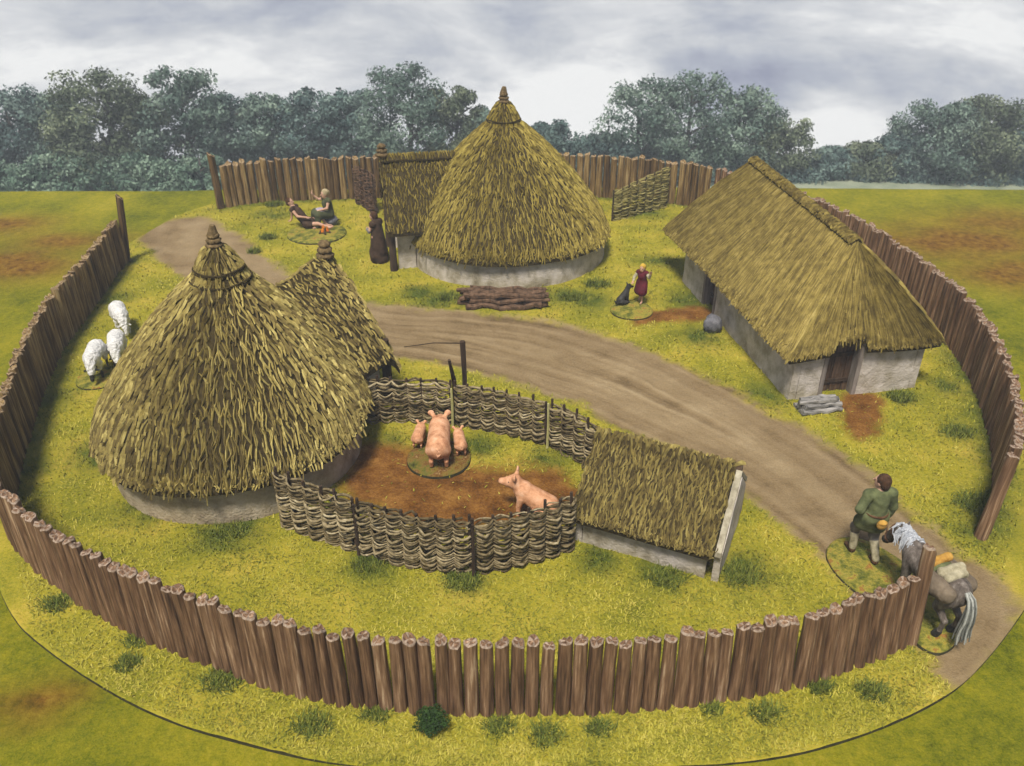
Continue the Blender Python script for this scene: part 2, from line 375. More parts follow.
FLOCK = [(x, y, r) for x, y, r in [(745, 570, .5), (465, 580, .35), (370, 562, .4), (985, 505, .45), (960, 430, .4), (945, 385, .4), (700, 335, .6), (690, 300, .7), (770, 395, .5), (640, 212, .8), (590, 300, .6), (445, 300, .7), (560, 295, .6),
    (150, 505, .6), (230, 530, .6), (110, 450, .7), (330, 520, .4), (660, 575, .5), (600, 560, .4), (480, 445, .4), (390, 440, .4), (550, 455, .4), (900, 395, .4), (270, 215, .7), (110, 300, .6), (50, 400, .5), (30, 470, .4), (700, 240, .8), (660, 260, .5), (420, 292, .5), (1000, 440, .4)]]
def ground_attrs(P):
    x, y = P[:, 0], P[:, 1]
    n1 = fbm(x * 1.3, y * 1.3, 3) - .5; n2 = fbm(x * 5, y * 5, 8) - .5
    dirt = sstep(sdist(P, ROAD) + n1 * .5 + n2 * .35, -.18, .22)
    mud = sstep(sdist(P, MUD) + n1 * .6 + n2 * .35, -.45, .15)
    rust = np.maximum(*[sstep(sdist(P, r) + n2 * .3, -.2, .15) for r in RUST])
    fl = np.zeros(len(P))
    for px, py, r in FLOCK:
        g = at(px, py); fl = np.maximum(fl, np.exp(-((x - g[0]) ** 2 + (y - g[1]) ** 2) / (r * r)))
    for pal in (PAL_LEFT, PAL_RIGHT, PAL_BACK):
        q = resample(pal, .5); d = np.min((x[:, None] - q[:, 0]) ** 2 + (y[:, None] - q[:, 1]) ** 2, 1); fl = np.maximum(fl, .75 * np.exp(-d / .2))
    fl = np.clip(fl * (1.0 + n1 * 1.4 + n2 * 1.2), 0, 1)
    rd = sdist(P, ROAD); te = sstep(x, -6.5, -3.5); rut = te * fbm(rd * 5.5 + n1 * .8, (y - x) * .16, 91, 5) + (1 - te) * fbm((x + y * .9) * .9, (y - x) * .5, 95, 5)
    return dirt, mud, rust, fl, rut

# ------------------------------------------------------------------ ground material
def ground_mat(board=True):
    m = bpy.data.materials.new('turf' if board else 'field_grass'); m.use_nodes = True
    nt = m.node_tree; N = nt.nodes; Lk = nt.links; b = N['Principled BSDF']
    b.inputs['Roughness'].default_value = .95; b.inputs['Specular IOR Level'].default_value = .1
    tc = N.new('ShaderNodeTexCoord')
    def noise(s, det=6, ro=.6, vec=None, dist=0):
        q = N.new('ShaderNodeTexNoise'); q.inputs['Scale'].default_value = s; q.inputs['Detail'].default_value = det; q.inputs['Roughness'].default_value = ro
        q.inputs['Distortion'].default_value = dist
        Lk.new(vec or tc.outputs['Object'], q.inputs['Vector']); return q.outputs['Fac']
    def ramp(f, stops):
        q = N.new('ShaderNodeValToRGB'); e = q.color_ramp.elements
        while len(e) < len(stops): e.new(.5)
        for z, (p, c) in zip(e, stops): z.position = p; z.color = (*c, 1)
        Lk.new(f, q.inputs[0]); return q.outputs[0]
    def mix(f, a, c):
        q = N.new('ShaderNodeMix'); q.data_type = 'RGBA'
        Lk.new(f, q.inputs[0])
        Lk.new(a, q.inputs[6]); Lk.new(c, q.inputs[7]); return q.outputs[2]
    def attr(n):
        q = N.new('ShaderNodeAttribute'); q.attribute_name = n; return q.outputs['Fac']
    def addm(a, bb, k):
        q = N.new('ShaderNodeMath'); q.operation = 'MULTIPLY_ADD'; Lk.new(bb, q.inputs[0]); q.inputs[1].default_value = k; Lk.new(a, q.inputs[2]); return q.outputs[0]
    def mul(a, k):
        q = N.new('ShaderNodeMath'); q.operation = 'MULTIPLY'; Lk.new(a, q.inputs[0]); q.inputs[1].default_value = k; return q.outputs[0]
    if board:
        f = addm(mul(noise(.7, 6), .56), noise(17, 8, .78), .5)
        g = ramp(f, [(.36, (.085, .10, .01)), (.45, (.20, .20, .016)), (.55, (.33, .29, .026)), (.66, (.47, .355, .055))])
        fine = ramp(noise(45, 4), [(.3, (.03, .05, .008)), (.5, (.075, .10, .014)), (.7, (.15, .17, .03))])
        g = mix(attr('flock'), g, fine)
        dr = ramp(addm(addm(mul(attr('rut'), .36), noise(1.2, 6), .3), noise(26, 7, .7), .3), [(.34, (.11, .075, .035)), (.44, (.22, .155, .08)), (.56, (.295, .218, .12)), (.68, (.40, .31, .185))])
        g = mix(attr('dirt'), g, dr)
        mu = ramp(addm(mul(noise(2, 6), .6), noise(22, 6), .4), [(.33, (.055, .022, .005)), (.48, (.16, .068, .014)), (.6, (.27, .13, .03)), (.72, (.36, .22, .06))])
        g = mix(attr('mud'), g, mu); g = mix(attr('rust'), g, mu)
        bh = addm(mul(noise(28, 6, .7), 1), noise(7, 4), .6); bd, bs = .05, .7
    else:
        f = addm(addm(mul(noise(.35, 5), .4), noise(8, 8, .75), .35), noise(38, 5, .7), .25)
        g = ramp(f, [(.38, (.055, .07, .004)), (.46, (.145, .155, .006)), (.54, (.245, .225, .01)), (.64, (.37, .30, .03))])
        br = ramp(noise(5, 7, .7), [(.3, (.05, .022, .003)), (.5, (.17, .085, .01)), (.7, (.27, .17, .02))])
        g = mix(attr('brown'), g, br)
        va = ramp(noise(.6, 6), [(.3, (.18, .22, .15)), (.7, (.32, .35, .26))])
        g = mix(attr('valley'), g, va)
        bh = noise(20, 6, .7); bd, bs = .05, .8
    Lk.new(g, b.inputs['Base Color'])
    bp = N.new('ShaderNodeBump'); bp.inputs['Strength'].default_value = bs; bp.inputs['Distance'].default_value = bd
    Lk.new(bh, bp.inputs['Height']); Lk.new(bp.outputs[0], b.inputs['Normal'])
    return m
M['turf'] = ground_mat(True); M['field'] = ground_mat(False)

def ground_z(x, y):
    return .05 * (fbm(x * .9, y * .9, 21) - .5) + .035 * (fbm(x * 6, y * 6, 31, 3) - .5)
# ------------------------------------------------------------------ ground, path, mud, field
def build_ground():
    nr, na = 300, 760
    c = np.array([0.3, 17.0]); rel = BOARD[:, :2] - c
    th = np.unwrap(np.arctan2(rel[:, 1], rel[:, 0])); rr = np.hypot(rel[:, 0], rel[:, 1])
    o = np.argsort(th % (2 * np.pi)); tt = (th % (2 * np.pi))[o]; rr = rr[o]
    A = np.linspace(0, 2 * np.pi, na, endpoint=False)
    RB = np.interp(A, np.r_[tt[-1] - 2 * np.pi, tt, tt[0] + 2 * np.pi], np.r_[rr[-1], rr, rr[0]])
    s = np.linspace(0.00001, 1, nr) ** .8
    x = c[0] + s[:, None] * RB * np.cos(A); y = c[1] + s[:, None] * RB * np.sin(A)
    P = np.stack([x.ravel(), y.ravel(), 0 * x.ravel()], -1)
    P[:, 2] = ground_z(P[:, 0], P[:, 1])
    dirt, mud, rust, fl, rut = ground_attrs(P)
    P[:, 2] -= .02 * dirt + .03 * mud - .05 * dirt * (rut - .5)
    Q = grid_faces(na, nr, True)
    skirt = P[-na:].copy(); P[-na:, 2] -= .015
    sk2 = skirt.copy(); sk2[:, 2] = -.09; sk2[:, :2] += (sk2[:, :2] - c) / np.linalg.norm(sk2[:, :2] - c, axis=1)[:, None] * .012
    fd, fm = dirt[Q].mean(1), mud[Q].mean(1)
    sel = np.where(fm > .5, 2, np.where(fd > .5, 1, 0))
    for k, nm in ((0, 'ground'), (1, 'path'), (2, 'mud')):
        q = Q[sel == k]; used, inv = np.unique(q, return_inverse=True)
        mb = MB(); mb.add(P[used], inv.reshape(-1, 4))
        at_ = {n: a[used] for n, a in (('dirt', dirt), ('mud', mud), ('rust', rust), ('flock', fl), ('rut', rut))}
        if k == 0:
            n0 = mb.n; ring = np.concatenate([P[-na:], sk2]); mb.add(ring, grid_faces(na, 2, True), mi=1)
            at_ = {n: np.r_[a, np.zeros(len(ring))] for n, a in at_.items()}
        o = top(nm, mb, ['turf', 'rim'], None, None, None, True, (0, 0, 0), 'structure', at_)
build_ground()

def build_field():
    xs = np.linspace(-78, 78, 180); ys = np.r_[np.linspace(-6, 29, 90), np.linspace(29.3, 33.5, 24), np.linspace(34, 76, 60)]
    X, Y = np.meshgrid(xs, ys)
    edge = 31.35 + .25 * np.sin(X * .11 + 1) + .18 * (fbm(X * .5, Y * 0 + 3, 5) - .5)
    Z = -.06 + .05 * (fbm(X * .5, Y * .5, 41) - .5) * 0
    d = np.maximum(Y - edge, 0)
    Z = Z - np.minimum(d * .62, 9.6) + 0
    Z = Z - np.maximum(Y - 68.5, 0) * 1.2
    Z = Z + np.where(d > .3, .35 * (fbm(X * .3, Y * .3, 9) - .5), 0)
    P = np.stack([X, Y, Z], -1).reshape(-1, 3)
    br = np.zeros(len(P))
    for px, py, rx, ry in ((20, 262, 1.9, 1.8), (70, 240, 2.2, 1.0), (960, 240, 3.2, 2.2), (1010, 222, 3, 1.6), (1020, 270, 2.5, 1.6), (0, 225, 2, 1.2), (25, 700, .7, .4)):
        g = at(px, py); br = np.maximum(br, np.exp(-((P[:, 0] - g[0]) / rx) ** 2 - ((P[:, 1] - g[1]) / ry) ** 2))
    br = np.clip(br * (.55 + 1.1 * fbm(P[:, 0] * .9, P[:, 1] * 1.6, 77)), 0, 1) ** 1.2
    mb = MB(); mb.add(P, grid_faces(len(xs), len(ys)))
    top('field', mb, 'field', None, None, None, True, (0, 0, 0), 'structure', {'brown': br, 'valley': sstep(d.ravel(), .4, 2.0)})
build_field()

# ------------------------------------------------------------------ loose grass fibres (stuff)
def build_grass():
    n = 330000
    # more fibres close to the camera, where single ones can be seen
    u = RNG.random(n); d = 6.5 + 25 * u ** 1.9
    x = (RNG.random(n) * 2 - 1) * (d * .68 + 1.2); y = d
    P = np.stack([x, y, 0 * x], -1)
    ok = sdist(P, BOARD) > .03; P = P[ok]
    dirt, mud, rust, fl, _ = ground_attrs(P)
    keep = (RNG.random(len(P)) > np.clip(dirt * 1.25, 0, 1)) & (RNG.random(len(P)) > np.clip(mud * 1.05, 0, .97)) & (RNG.random(len(P)) > rust * .95)
    P, fl = P[keep], fl[keep]
    P[:, 2] = ground_z(P[:, 0], P[:, 1])
    n = len(P)
    cl = fbm(P[:, 0] * 2.2, P[:, 1] * 2.2, 55); kp = RNG.random(n) < .25 + 1.1 * (cl - .2); P, fl, cl = P[kp], fl[kp], cl[kp]; n = len(P)
    a = RNG.random(n) * 2 * np.pi; el = RNG.random(n) ** 1.6 * 1.0 + .08 + fl * .35
    L = (.04 + .055 * RNG.random(n)) * (1 + .02 * np.maximum(P[:, 1] - 10, 0)); w = .005 + .006 * RNG.random(n)
    w = w * (1 + .05 * np.maximum(P[:, 1] - 9, 0))
    dr = np.stack([np.cos(a) * np.cos(el), np.sin(a) * np.cos(el), np.sin(el)], -1)
    sd = np.stack([-np.sin(a), np.cos(a), 0 * a], -1) * w[:, None]
    b0 = P + [0, 0, -.004]; mid = b0 + dr * (L * .55)[:, None] + [0, 0, .006]; tip = b0 + dr * L[:, None]
    V = np.stack([b0 - sd, b0 + sd, mid + sd * .8, mid - sd * .8, tip], 1).reshape(-1, 3)
    i = np.arange(n)[:, None] * 5
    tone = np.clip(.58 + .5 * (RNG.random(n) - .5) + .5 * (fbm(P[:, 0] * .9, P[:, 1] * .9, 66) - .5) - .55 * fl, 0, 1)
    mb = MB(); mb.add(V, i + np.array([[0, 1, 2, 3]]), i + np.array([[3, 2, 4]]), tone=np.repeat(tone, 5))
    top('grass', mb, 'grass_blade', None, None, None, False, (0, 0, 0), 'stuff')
build_grass()

def tuft(px, py, r, label, mat='tuft', name='grass_tuft', cat='grass tuft', n=420, hgt=.1, group='dark grass tufts on the turf'):
    c = at(px, py); c[2] = ground_z(c[0:1], c[1:2])[0]
    rr = r * np.sqrt(RNG.random(n)) * (.5 + .55 * RNG.random(n)); a = RNG.random(n) * 2 * np.pi
    p = c + np.stack([rr * np.cos(a) * 1.3, rr * np.sin(a), 0 * a - .005], -1)
    el = .3 + 1.0 * RNG.random(n); b = RNG.random(n) * 2 * np.pi
    L = hgt * (.5 + RNG.random(n)); w = .006 + .006 * RNG.random(n)
    dr = np.stack([np.cos(b) * np.cos(el), np.sin(b) * np.cos(el), np.sin(el)], -1); sd = np.stack([-np.sin(b), np.cos(b), 0 * b], -1) * w[:, None]
    tip = p + dr * L[:, None]
    V = np.stack([p - sd, p + sd, tip + sd * .3, tip - sd * .3], 1).reshape(-1, 3)
    mb = MB(); mb.add(V, np.arange(n)[:, None] * 4 + np.array([[0, 1, 2, 3]]), tone=np.repeat(RNG.random(n), 4))
    return top(name, mb, mat, label, cat, group, False, loc=c)
TUFTS = [(58, 604, .24, 'dark tuft outside the palisade below its leftmost posts'), (140, 640, .2, 'dark tuft at the foot of the front palisade, second from the left'),
    (128, 664, .18, 'low dark tuft between the front palisade and the turf edge at far left'), (222, 682, .26, 'spreading dark tuft under the left part of the front palisade'),
    (312, 727, .24, 'dark tuft near the turf edge, left of the round green shrub'), (376, 714, .18, 'dark tuft just left of the round green shrub by the palisade'),
    (500, 726, .2, 'dark tuft right of the green shrub below the front palisade'), (545, 735, .22, 'wide low tuft near the turf edge at the bottom centre'),
    (600, 729, .17, 'dark tuft below the middle-right posts of the front palisade'), (712, 710, .13, 'small tuft touching the front palisade well right of centre'),
    (765, 713, .2, 'round dark tuft standing alone between palisade and turf edge on the right'), (820, 688, .16, 'tuft at the foot of the palisade left of the packhorse'),
    (872, 693, .2, 'tuft on the outer turf nearest the end of the dirt path'), (462, 581, .3, 'dark tuft on the inner turf below the front wattle fence'),
    (370, 563, .28, 'dark tuft at the foot of the wattle fence nearest the large roundhouse'), (740, 574, .34, 'dark tuft beside the right gable of the pigsty'),
    (666, 578, .28, 'dark tuft along the front wall of the pigsty'), (978, 505, .4, 'large dark tuft beside the leaning right gate post'),
    (958, 432, .32, 'dark tuft inside the right palisade below the longhouse'), (900, 398, .26, 'tuft against the end wall right of the longhouse doorway'),
    (230, 532, .3, 'tuft along the wall of the large roundhouse'), (275, 205, .3, 'dark tuft near the back palisade left of the seated pair'), (268, 238, .28, 'tuft left of the round base with the seated pair'),
    (255, 252, .2, 'small tuft beside the far path, nearer than its neighbour'), (572, 297, .34, 'dark tuft right of the brown log pile'), (448, 298, .3, 'dark tuft left of the brown log pile'), (597, 285, .35, 'dark tuft at the right foot of the far roundhouse wall')]
for px, py, r, lb in TUFTS: tuft(px, py, r, lb, n=int(2000 * r * (1 if py > 400 else .8)) , hgt=.1 if py > 400 else .14)

def leafball(mb, c, rad, n, size, tone0=.5, seed=0, squash=1.0, flat=.35):
    r = np.random.default_rng(seed)
    d = r.normal(size=(n, 3)); d /= np.linalg.norm(d, axis=1)[:, None]
    p = np.asarray(c) + d * (np.asarray(rad) * (r.random(n) ** (flat))[:, None])
    nn = d + r.normal(size=(n, 3)) * .6; nn /= np.linalg.norm(nn, axis=1)[:, None]
    a = np.cross(nn, r.normal(size=(n, 3))); a /= np.linalg.norm(a, axis=1)[:, None]; b = np.cross(nn, a)
    s = size * (.55 + .9 * r.random(n))[:, None]
    V = np.stack([p - a * s, p + b * s * .55, p + a * s, p - b * s * .55], 1).reshape(-1, 3)
    tone = np.clip(tone0 + .3 * (r.random(n) - .5), 0, 1)
    mb.add(V, np.arange(n)[:, None] * 4 + np.array([[0, 1, 2, 3]]), tone=np.repeat(tone, 4))
def shrub():
    c = at(432, 730); o = thing('shrub', c, 'round dark green shrub growing against the front palisade', 'shrub')
    mb = MB()
    for k in range(16):
        a = k * 2.4; q = c + [.2 * math.cos(a) * (k / 16) ** .5, .17 * math.sin(a) * (k / 16) ** .5, .14 + .1 * random.random() * (1 - k / 20) + .05]
        leafball(mb, q, (.1, .1, .085), 130, .018, .3 + .5 * random.random(), k)
    part('foliage', mb, 'shrub', o)
    st = MB()
    for k in range(7): tube(st, [c + [0, 0, -.02], c + [.12 * math.cos(k), .1 * math.sin(k), .2]], [.014, .006], 5)
    part('stem', st, 'bark', o)
shrub()

# ------------------------------------------------------------------ palisades
def log_mesh(i, old=False):
    r = np.random.default_rng(100 + i); sd = 12; nz = 7; mb = MB()
    H = 1.0; a = np.arange(sd) * 2 * np.pi / sd
    base = 1 + .05 * r.normal(size=sd); bend = r.normal(size=2) * .007
    z = np.linspace(0, 1, nz)
    V = []
    cut = r.normal(size=2); cut /= np.linalg.norm(cut); slope = .008 + .022 * r.random()
    for k, t in enumerate(z):
        rad = .094 * (1.06 - .12 * t) * base * (1 + .02 * r.normal(size=sd))
        x = rad * np.cos(a) + bend[0] * math.sin(t * 3.1); y = rad * np.sin(a) + bend[1] * math.sin(t * 3.1)
        zz = np.full(sd, t * H)
        if k == nz - 1: zz = zz + slope * (np.cos(a) * cut[0] + np.sin(a) * cut[1]) + .010 * r.normal(size=sd)
        V.append(np.stack([x, y, zz], -1))
    V = np.concatenate(V); mb.add(V, grid_faces(sd, nz, True))
    topr = V[-sd:]; inner = topr * [.8, .8, 1] + [0, 0, .016 * r.random() + .008]; cen = inner.mean(0) + [0, 0, .012 * r.random() - .01]
    k = np.arange(sd); k2 = (k + 1) % sd
    vv = np.concatenate([topr, inner, [cen]])
    mb.add(vv, np.stack([k, k2, sd + k2, sd + k], -1), mi=1)
    mb.add(vv, tris=np.stack([sd + k, sd + k2, np.full(sd, 2 * sd)], -1), mi=(np.arange(sd) % 4 == i % 4).astype(int))
    me = mb.mesh('post', (0, 0, 0), ['wood_old', 'cut_old'] if old else ['wood', 'cut'], False)
    me.polygons.foreach_set('use_smooth', np.arange(len(me.polygons)) < sd * (nz - 1)); return me
LOGS = [log_mesh(i) for i in range(12)]; LOGS_OLD = [log_mesh(i + 20, True) for i in range(10)]
def palisade(path, step, h, label, logs, gate=None, thick=1.0, seed=0, lean=.006, inlean=0):
    r = np.random.default_rng(seed)
    p = resample(path, step); loc = p[len(p) // 2].copy(); loc[2] = 0
    o = thing('palisade', loc, label, 'palisade', 'log palisade round the village')
    t = np.gradient(p, axis=0); t /= np.linalg.norm(t, axis=1)[:, None]
    for i in range(len(p)):
        isg = gate is not None and i == (len(p) - 1 if gate[0] else 0)
        k = int(r.integers(len(logs)))
        ob = bpy.data.objects.new('gate_post' if isg else 'post', logs[k]); COL.objects.link(ob); ob.parent = o; ob.rotation_mode = 'ZYX'
        q = p[i] + r.normal(size=3) * [.011, .011, 0]
        ob.location = (*(q - loc)[:2], -.06)
        ob.rotation_euler = (r.normal() * lean, r.normal() * lean, r.random() * 6.28)
        sc = thick * (.95 + .09 * r.random())
        ob.scale = (sc, sc, (h + .06) * (.96 + .08 * r.random()))
        if inlean: ob.rotation_euler = (ob.rotation_euler[0], ob.rotation_euler[1] - inlean * max(0, min(1, (p[i][0] - 1) / 4)), ob.rotation_euler[2])
        if isg: ob.scale = (thick * 1.05, thick * 1.05, gate[1]); ob.rotation_euler = (*gate[2], .5); ob['label'] = gate[3]
    return o
palisade(PAL_FRONT, .203, 1.32, 'curved log palisade across the front, ending at the packhorse', LOGS, (1, 1.86, (-.02, -.08), 'tall gate post at the right end'), seed=1, inlean=.08)
palisade(PAL_LEFT, .21, 1.3, 'log palisade along the left side behind the sheep', LOGS_OLD, (0, 2.1, (0, .12), 'tall gate post at the far end'), 1.05, seed=2)
palisade(PAL_BACK, .25, 1.5, 'log palisade at the back behind the far roundhouse', LOGS_OLD, (0, 1.98, (0, -.02), 'tall gate post at the left end'), 1.3, seed=3)
palisade(PAL_RIGHT, .218, 1.38, 'log palisade along the right side behind the longhouse', LOGS, (1, 1.78, (0, .03), 'leaning gate post at the near end'), 1.08, seed=4)

# ------------------------------------------------------------------ thatch
def thatch(mb, surf, rows, row_n, L, w, lift=.05, seed=0, wig=.35, vlen=1.0, v0=0.0, v1=1.0, mask=None, t0=.5, ts=.75, mi=0, urange=(0, 1), vmax=1.0):
    """surf(u,v)->points, v runs down the slope, vlen its length in metres"""
    r = np.random.default_rng(seed); U, Vv = [], []
    for v in np.linspace(v0, v1, rows):
        n = max(3, int(row_n(v))); u = (np.arange(n) + r.random(n) * .9) / n; U.append(urange[0] + (urange[1] - urange[0]) * u); Vv.append(v + (r.random(n) - .5) * .9 * (v1 - v0) / rows)
    U = np.concatenate(U); Vv = np.concatenate(Vv)
    if mask is not None: k = mask(U, Vv); U, Vv = U[k], Vv[k]
    n = len(U); Lv = L / vlen * (.7 + .6 * r.random(n)); Lv = np.minimum(Lv, np.maximum(vmax + .02 * r.normal(size=n) - Vv, .3 * L / vlen)); ww = w * (.7 + .6 * r.random(n)); e = 1e-3
    ph = r.random(n) * 6.28; am = wig * ww * (.3 + r.random(n)); skew = r.normal(size=n) * .25 * ww
    st = []
    for k, (f, lf, wd) in enumerate(((0, -.15, .7), (.33, .5, 1.0), (.7, .85, 1.0), (1.0, 1.0, .6))):
        v = Vv + Lv * f
        p = surf(U, v); du = surf(U + e, v) - p; dv = surf(U, v + e) - p
        nr = np.cross(du, dv); nr /= np.linalg.norm(nr, axis=1)[:, None] + 1e-12
        nr *= np.where(nr[:, 2] < 0, -1, 1)[:, None]
        la = np.cross(dv, nr); la /= np.linalg.norm(la, axis=1)[:, None] + 1e-12
        cc = p + nr * (lf * lift * (.6 + .8 * ((ph * 7) % 1)))[:, None] + la * (am * np.sin(ph + f * 4.5) + skew * f * 3)[:, None]
        hw = (ww * .5 * wd)[:, None]
        st += [cc - la * hw - nr * hw * .5, cc + nr * hw * 1.7, cc + la * hw - nr * hw * .5]
    V = np.stack(st, 1).reshape(-1, 3)
    q = []
    for s in range(3):
        a = 3 * s; q += [[a, a + 1, a + 4, a + 3], [a + 1, a + 2, a + 5, a + 4]]
    i = np.arange(n)[:, None, None] * 12
    tone = np.clip(t0 + ts * (r.random(n) - .5) + .3 * (fbm(U * 9, Vv * 4, seed) - .5), 0, 1)
    mb.add(V, (i + np.array(q)[None]).reshape(-1, 4), (np.arange(n)[:, None] * 12 + np.array([[9, 10, 11]])), tone=np.repeat(tone, 12), mi=mi)
    return mb
def slab(mb, surf, nu, nv, th, mi=1, wrap=False, u=(0, 1), v=(0, 1)):
    uu = np.linspace(*u, nu); vv = np.linspace(*v, nv); U, V = np.meshgrid(uu, vv)
    p = surf(U.ravel(), V.ravel()); b = p - [0, 0, th]
    f = grid_faces(nu, nv); n = nu * nv
    mb.add(np.concatenate([p, b]), np.concatenate([f, f[:, ::-1] + n]), tone=.2, mi=mi)
    e = np.concatenate([np.arange(nu), np.arange(1, nv) * nu + nu - 1, (nv - 1) * nu + np.arange(nu - 2, -1, -1), np.arange(nv - 2, 0, -1) * nu]); e2 = np.roll(e, -1)
    ev = np.concatenate([p[e], b[e]]); m = len(e); k = np.arange(m); k2 = (k + 1) % m
    mb.add(ev, np.stack([k, m + k, m + k2, k2], -1), tone=.2, mi=mi)

def round_wall(c, r, h, seed=0, flare=.03, door=None):
    nu, nv = 90, 8; A = np.linspace(0, 2 * np.pi, nu, endpoint=False); Z = np.linspace(-.08, h, nv)
    A, Z = np.meshgrid(A, Z)
    rr = r + .05 * (fbm(A * 4 + 3, Z * 3, seed) - .5) + flare * (1 - Z / h) ** 2
    P = np.stack([c[0] + rr * np.cos(A), c[1] + rr * np.sin(A), Z], -1).reshape(-1, 3)
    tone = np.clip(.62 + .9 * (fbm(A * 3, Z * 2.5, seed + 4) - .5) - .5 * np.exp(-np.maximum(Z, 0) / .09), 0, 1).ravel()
    mb = MB(); mb.add(P, grid_faces(nu, nv, True), tone=tone); return mb

def roundhouse(name, c, Re, he, Rw, ha, apex_off, label, mats, pd, plen, phw, ph_ridge, ph_eave, seed, L, w, rows, dens, group='thatched roundhouses', crown=1.0, roll=True):
    c = np.array(c); o = thing(name, c, label, 'roundhouse', group)
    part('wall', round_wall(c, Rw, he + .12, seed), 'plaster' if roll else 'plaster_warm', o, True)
    slen = math.hypot(Re, ha - he)
    def surf(u, v):
        a = u * 2 * np.pi
        vv = np.clip(v, 0, None)
        r = Re * np.where(vv < .9, vv * 1.02, .918 + (vv - .9) * .85) * (1 + .012 * np.sin(a * 5 + seed)) * (1 - .38 * np.exp(-(vv / .19) ** 2))
        z = he + .1 + (ha - he - .1) * (1 - vv) ** 1.0 + .24 * np.sin(np.pi * np.clip(vv, 0, 1) ** 1.35) - 2.2 * np.clip(vv - .9, 0, None) ** 1.3
        k = 1 - np.clip(vv, 0, 1)
        return np.stack([c[0] + r * np.cos(a) + apex_off[0] * k, c[1] + r * np.sin(a) + apex_off[1] * k, z], -1)
    mb = MB()
    U, V = np.meshgrid(np.linspace(0, 1, 97), np.linspace(0.0, 1.0, 24)); p = surf(U.ravel(), V.ravel())
    under = surf(np.linspace(0, 1, 97), np.ones(97)); under[:, 2] -= .07
    inn = np.stack([c[0] + (Rw - .1) * np.cos(np.linspace(0, 2 * np.pi, 97)), c[1] + (Rw - .1) * np.sin(np.linspace(0, 2 * np.pi, 97)), np.full(97, he + .1)], -1)
    mb.add(np.concatenate([p, under, inn]), grid_faces(97, 26), tone=.2, mi=1)
    thatch(mb, surf, rows, lambda v: 2 * np.pi * Re * max(v, .05) / dens, L, w, .034, seed, 1.0, slen, .05, .955, t0=.56, ts=.85)
    thatch(mb, surf, 3, lambda v: 2 * np.pi * Re / dens * 1.3, L * .35, w, .03, seed + 50, .4, slen, .945, .985)
    rf = part('roof', mb, mats, o)
    # crown: two thatched collars and a wrapped knob
    ax = np.array([c[0] + apex_off[0], c[1] + apex_off[1]])
    cs = crown
    def collar(z0, z1, r0, r1):
        def sf(u, v):
            a = u * 2 * np.pi; r = r0 + (r1 - r0) * v; z = z1 + (z0 - z1) * v
            return np.stack([ax[0] + r * np.cos(a), ax[1] + r * np.sin(a), z + .07 * np.sin(np.pi * np.clip(v, 0, 1))], -1)
        return sf
    cb = MB(); rb = MB()
    for i, (z0, z1, r0, r1) in enumerate(((ha - .70 * cs, ha - .16 * cs, .16 * cs, .52 * cs), (ha - .50 * cs, ha - .0 * cs, .10 * cs, .42 * cs))):
        sf = collar(z0, z1, r0, r1); slab(cb, sf, 41, 8, .07)
        thatch(cb, sf, 5, lambda v: 2 * np.pi * r1 * (.35 + .65 * v) / dens, .26 * cs, w * .95, .035, seed + 9 + i, .35, .75 * cs, .0, .72, vmax=1.0)
        A = np.linspace(0, 2 * np.pi, 61); rr = r0 + (r1 - r0) * .93 + .045
        for dz in (.0, .03): tube(rb, np.stack([ax[0] + rr * np.cos(A), ax[1] + rr * np.sin(A), z0 + .06 + dz + .012 * np.sin(A * 3 + dz * 90)], -1), .017, 6, cap=False)
    part('crown_thatch', cb, mats, rf)
    part('binding', rb, 'thatch_base', rf, True)
    kb = MB()
    for i in range(3):
        rr = (.155 - .022 * i) * cs; blob(kb, [ax[0], ax[1], ha + (-.0 + .085 * i) * cs], (rr, rr, .06 * cs), seed + i, 20, 8, .3, freq=5)
    tube(kb, [[ax[0], ax[1], ha + .2 * cs], [ax[0] + .02, ax[1], ha + .36 * cs]], [.1 * cs, .05 * cs], 7)
    part('finial', kb, 'finial', rf, True)
    # porch
    d = np.array([math.cos(pd), math.sin(pd)]); pr = np.array([d[1], -d[0]])
    E = c[:2] + d * plen; S = c[:2] + d * .4 * Re
    def slope(sgn):
        def sf(u, v):
            q = S[None] + (E - S)[None] * u[:, None] + pr[None] * (sgn * phw * v)[:, None]
            z = ph_ridge + (ph_eave - ph_ridge) * v + (.06 if roll else .16) * np.sin(np.pi * np.clip(v, 0, 1)) - .8 * np.clip(v - .93, 0, None) ** 1.2 + .03 * np.sin(u * 11) * (1 - v) - (0 if roll else .45) * np.clip((u - .78) / .22, 0, None) ** 2 * (.25 + v) * .8 - (0 if roll else .3) * (1 - np.clip(u, 0, 1)) * (1 - v)
            return np.concatenate([q, z[:, None]], 1)
        return sf
    pb = MB(); pl = math.hypot(phw, ph_ridge - ph_eave); Lr = np.linalg.norm(E - S)
    for sgn, sd in ((1, 0), (-1, 1)):
        sf = slope(sgn); slab(pb, sf, 16, 10, .12, 1)
        thatch(pb, sf, max(7, int(rows * pl / slen)), lambda v: Lr / dens * 1.1, L * .6, w, .03, seed + 20 + sd, .6, pl, .0, .96, urange=(0, 1.02))
    # ridge roll
    def rid(u, v):
        b = (v - .5) * 2; q = S[None] + (E - S)[None] * u[:, None] + pr[None] * (.16 * b)[:, None]
        return np.concatenate([q, (ph_ridge + .09 - .13 * b ** 2)[:, None]], 1)
    if roll: slab(pb, rid, 14, 7, .05, 1); thatch(pb, rid, 4, lambda v: Lr / dens, .2, w, .03, seed + 33, .5, .36, 0.0, .7)
    pf = part('porch_roof', pb, mats, o)
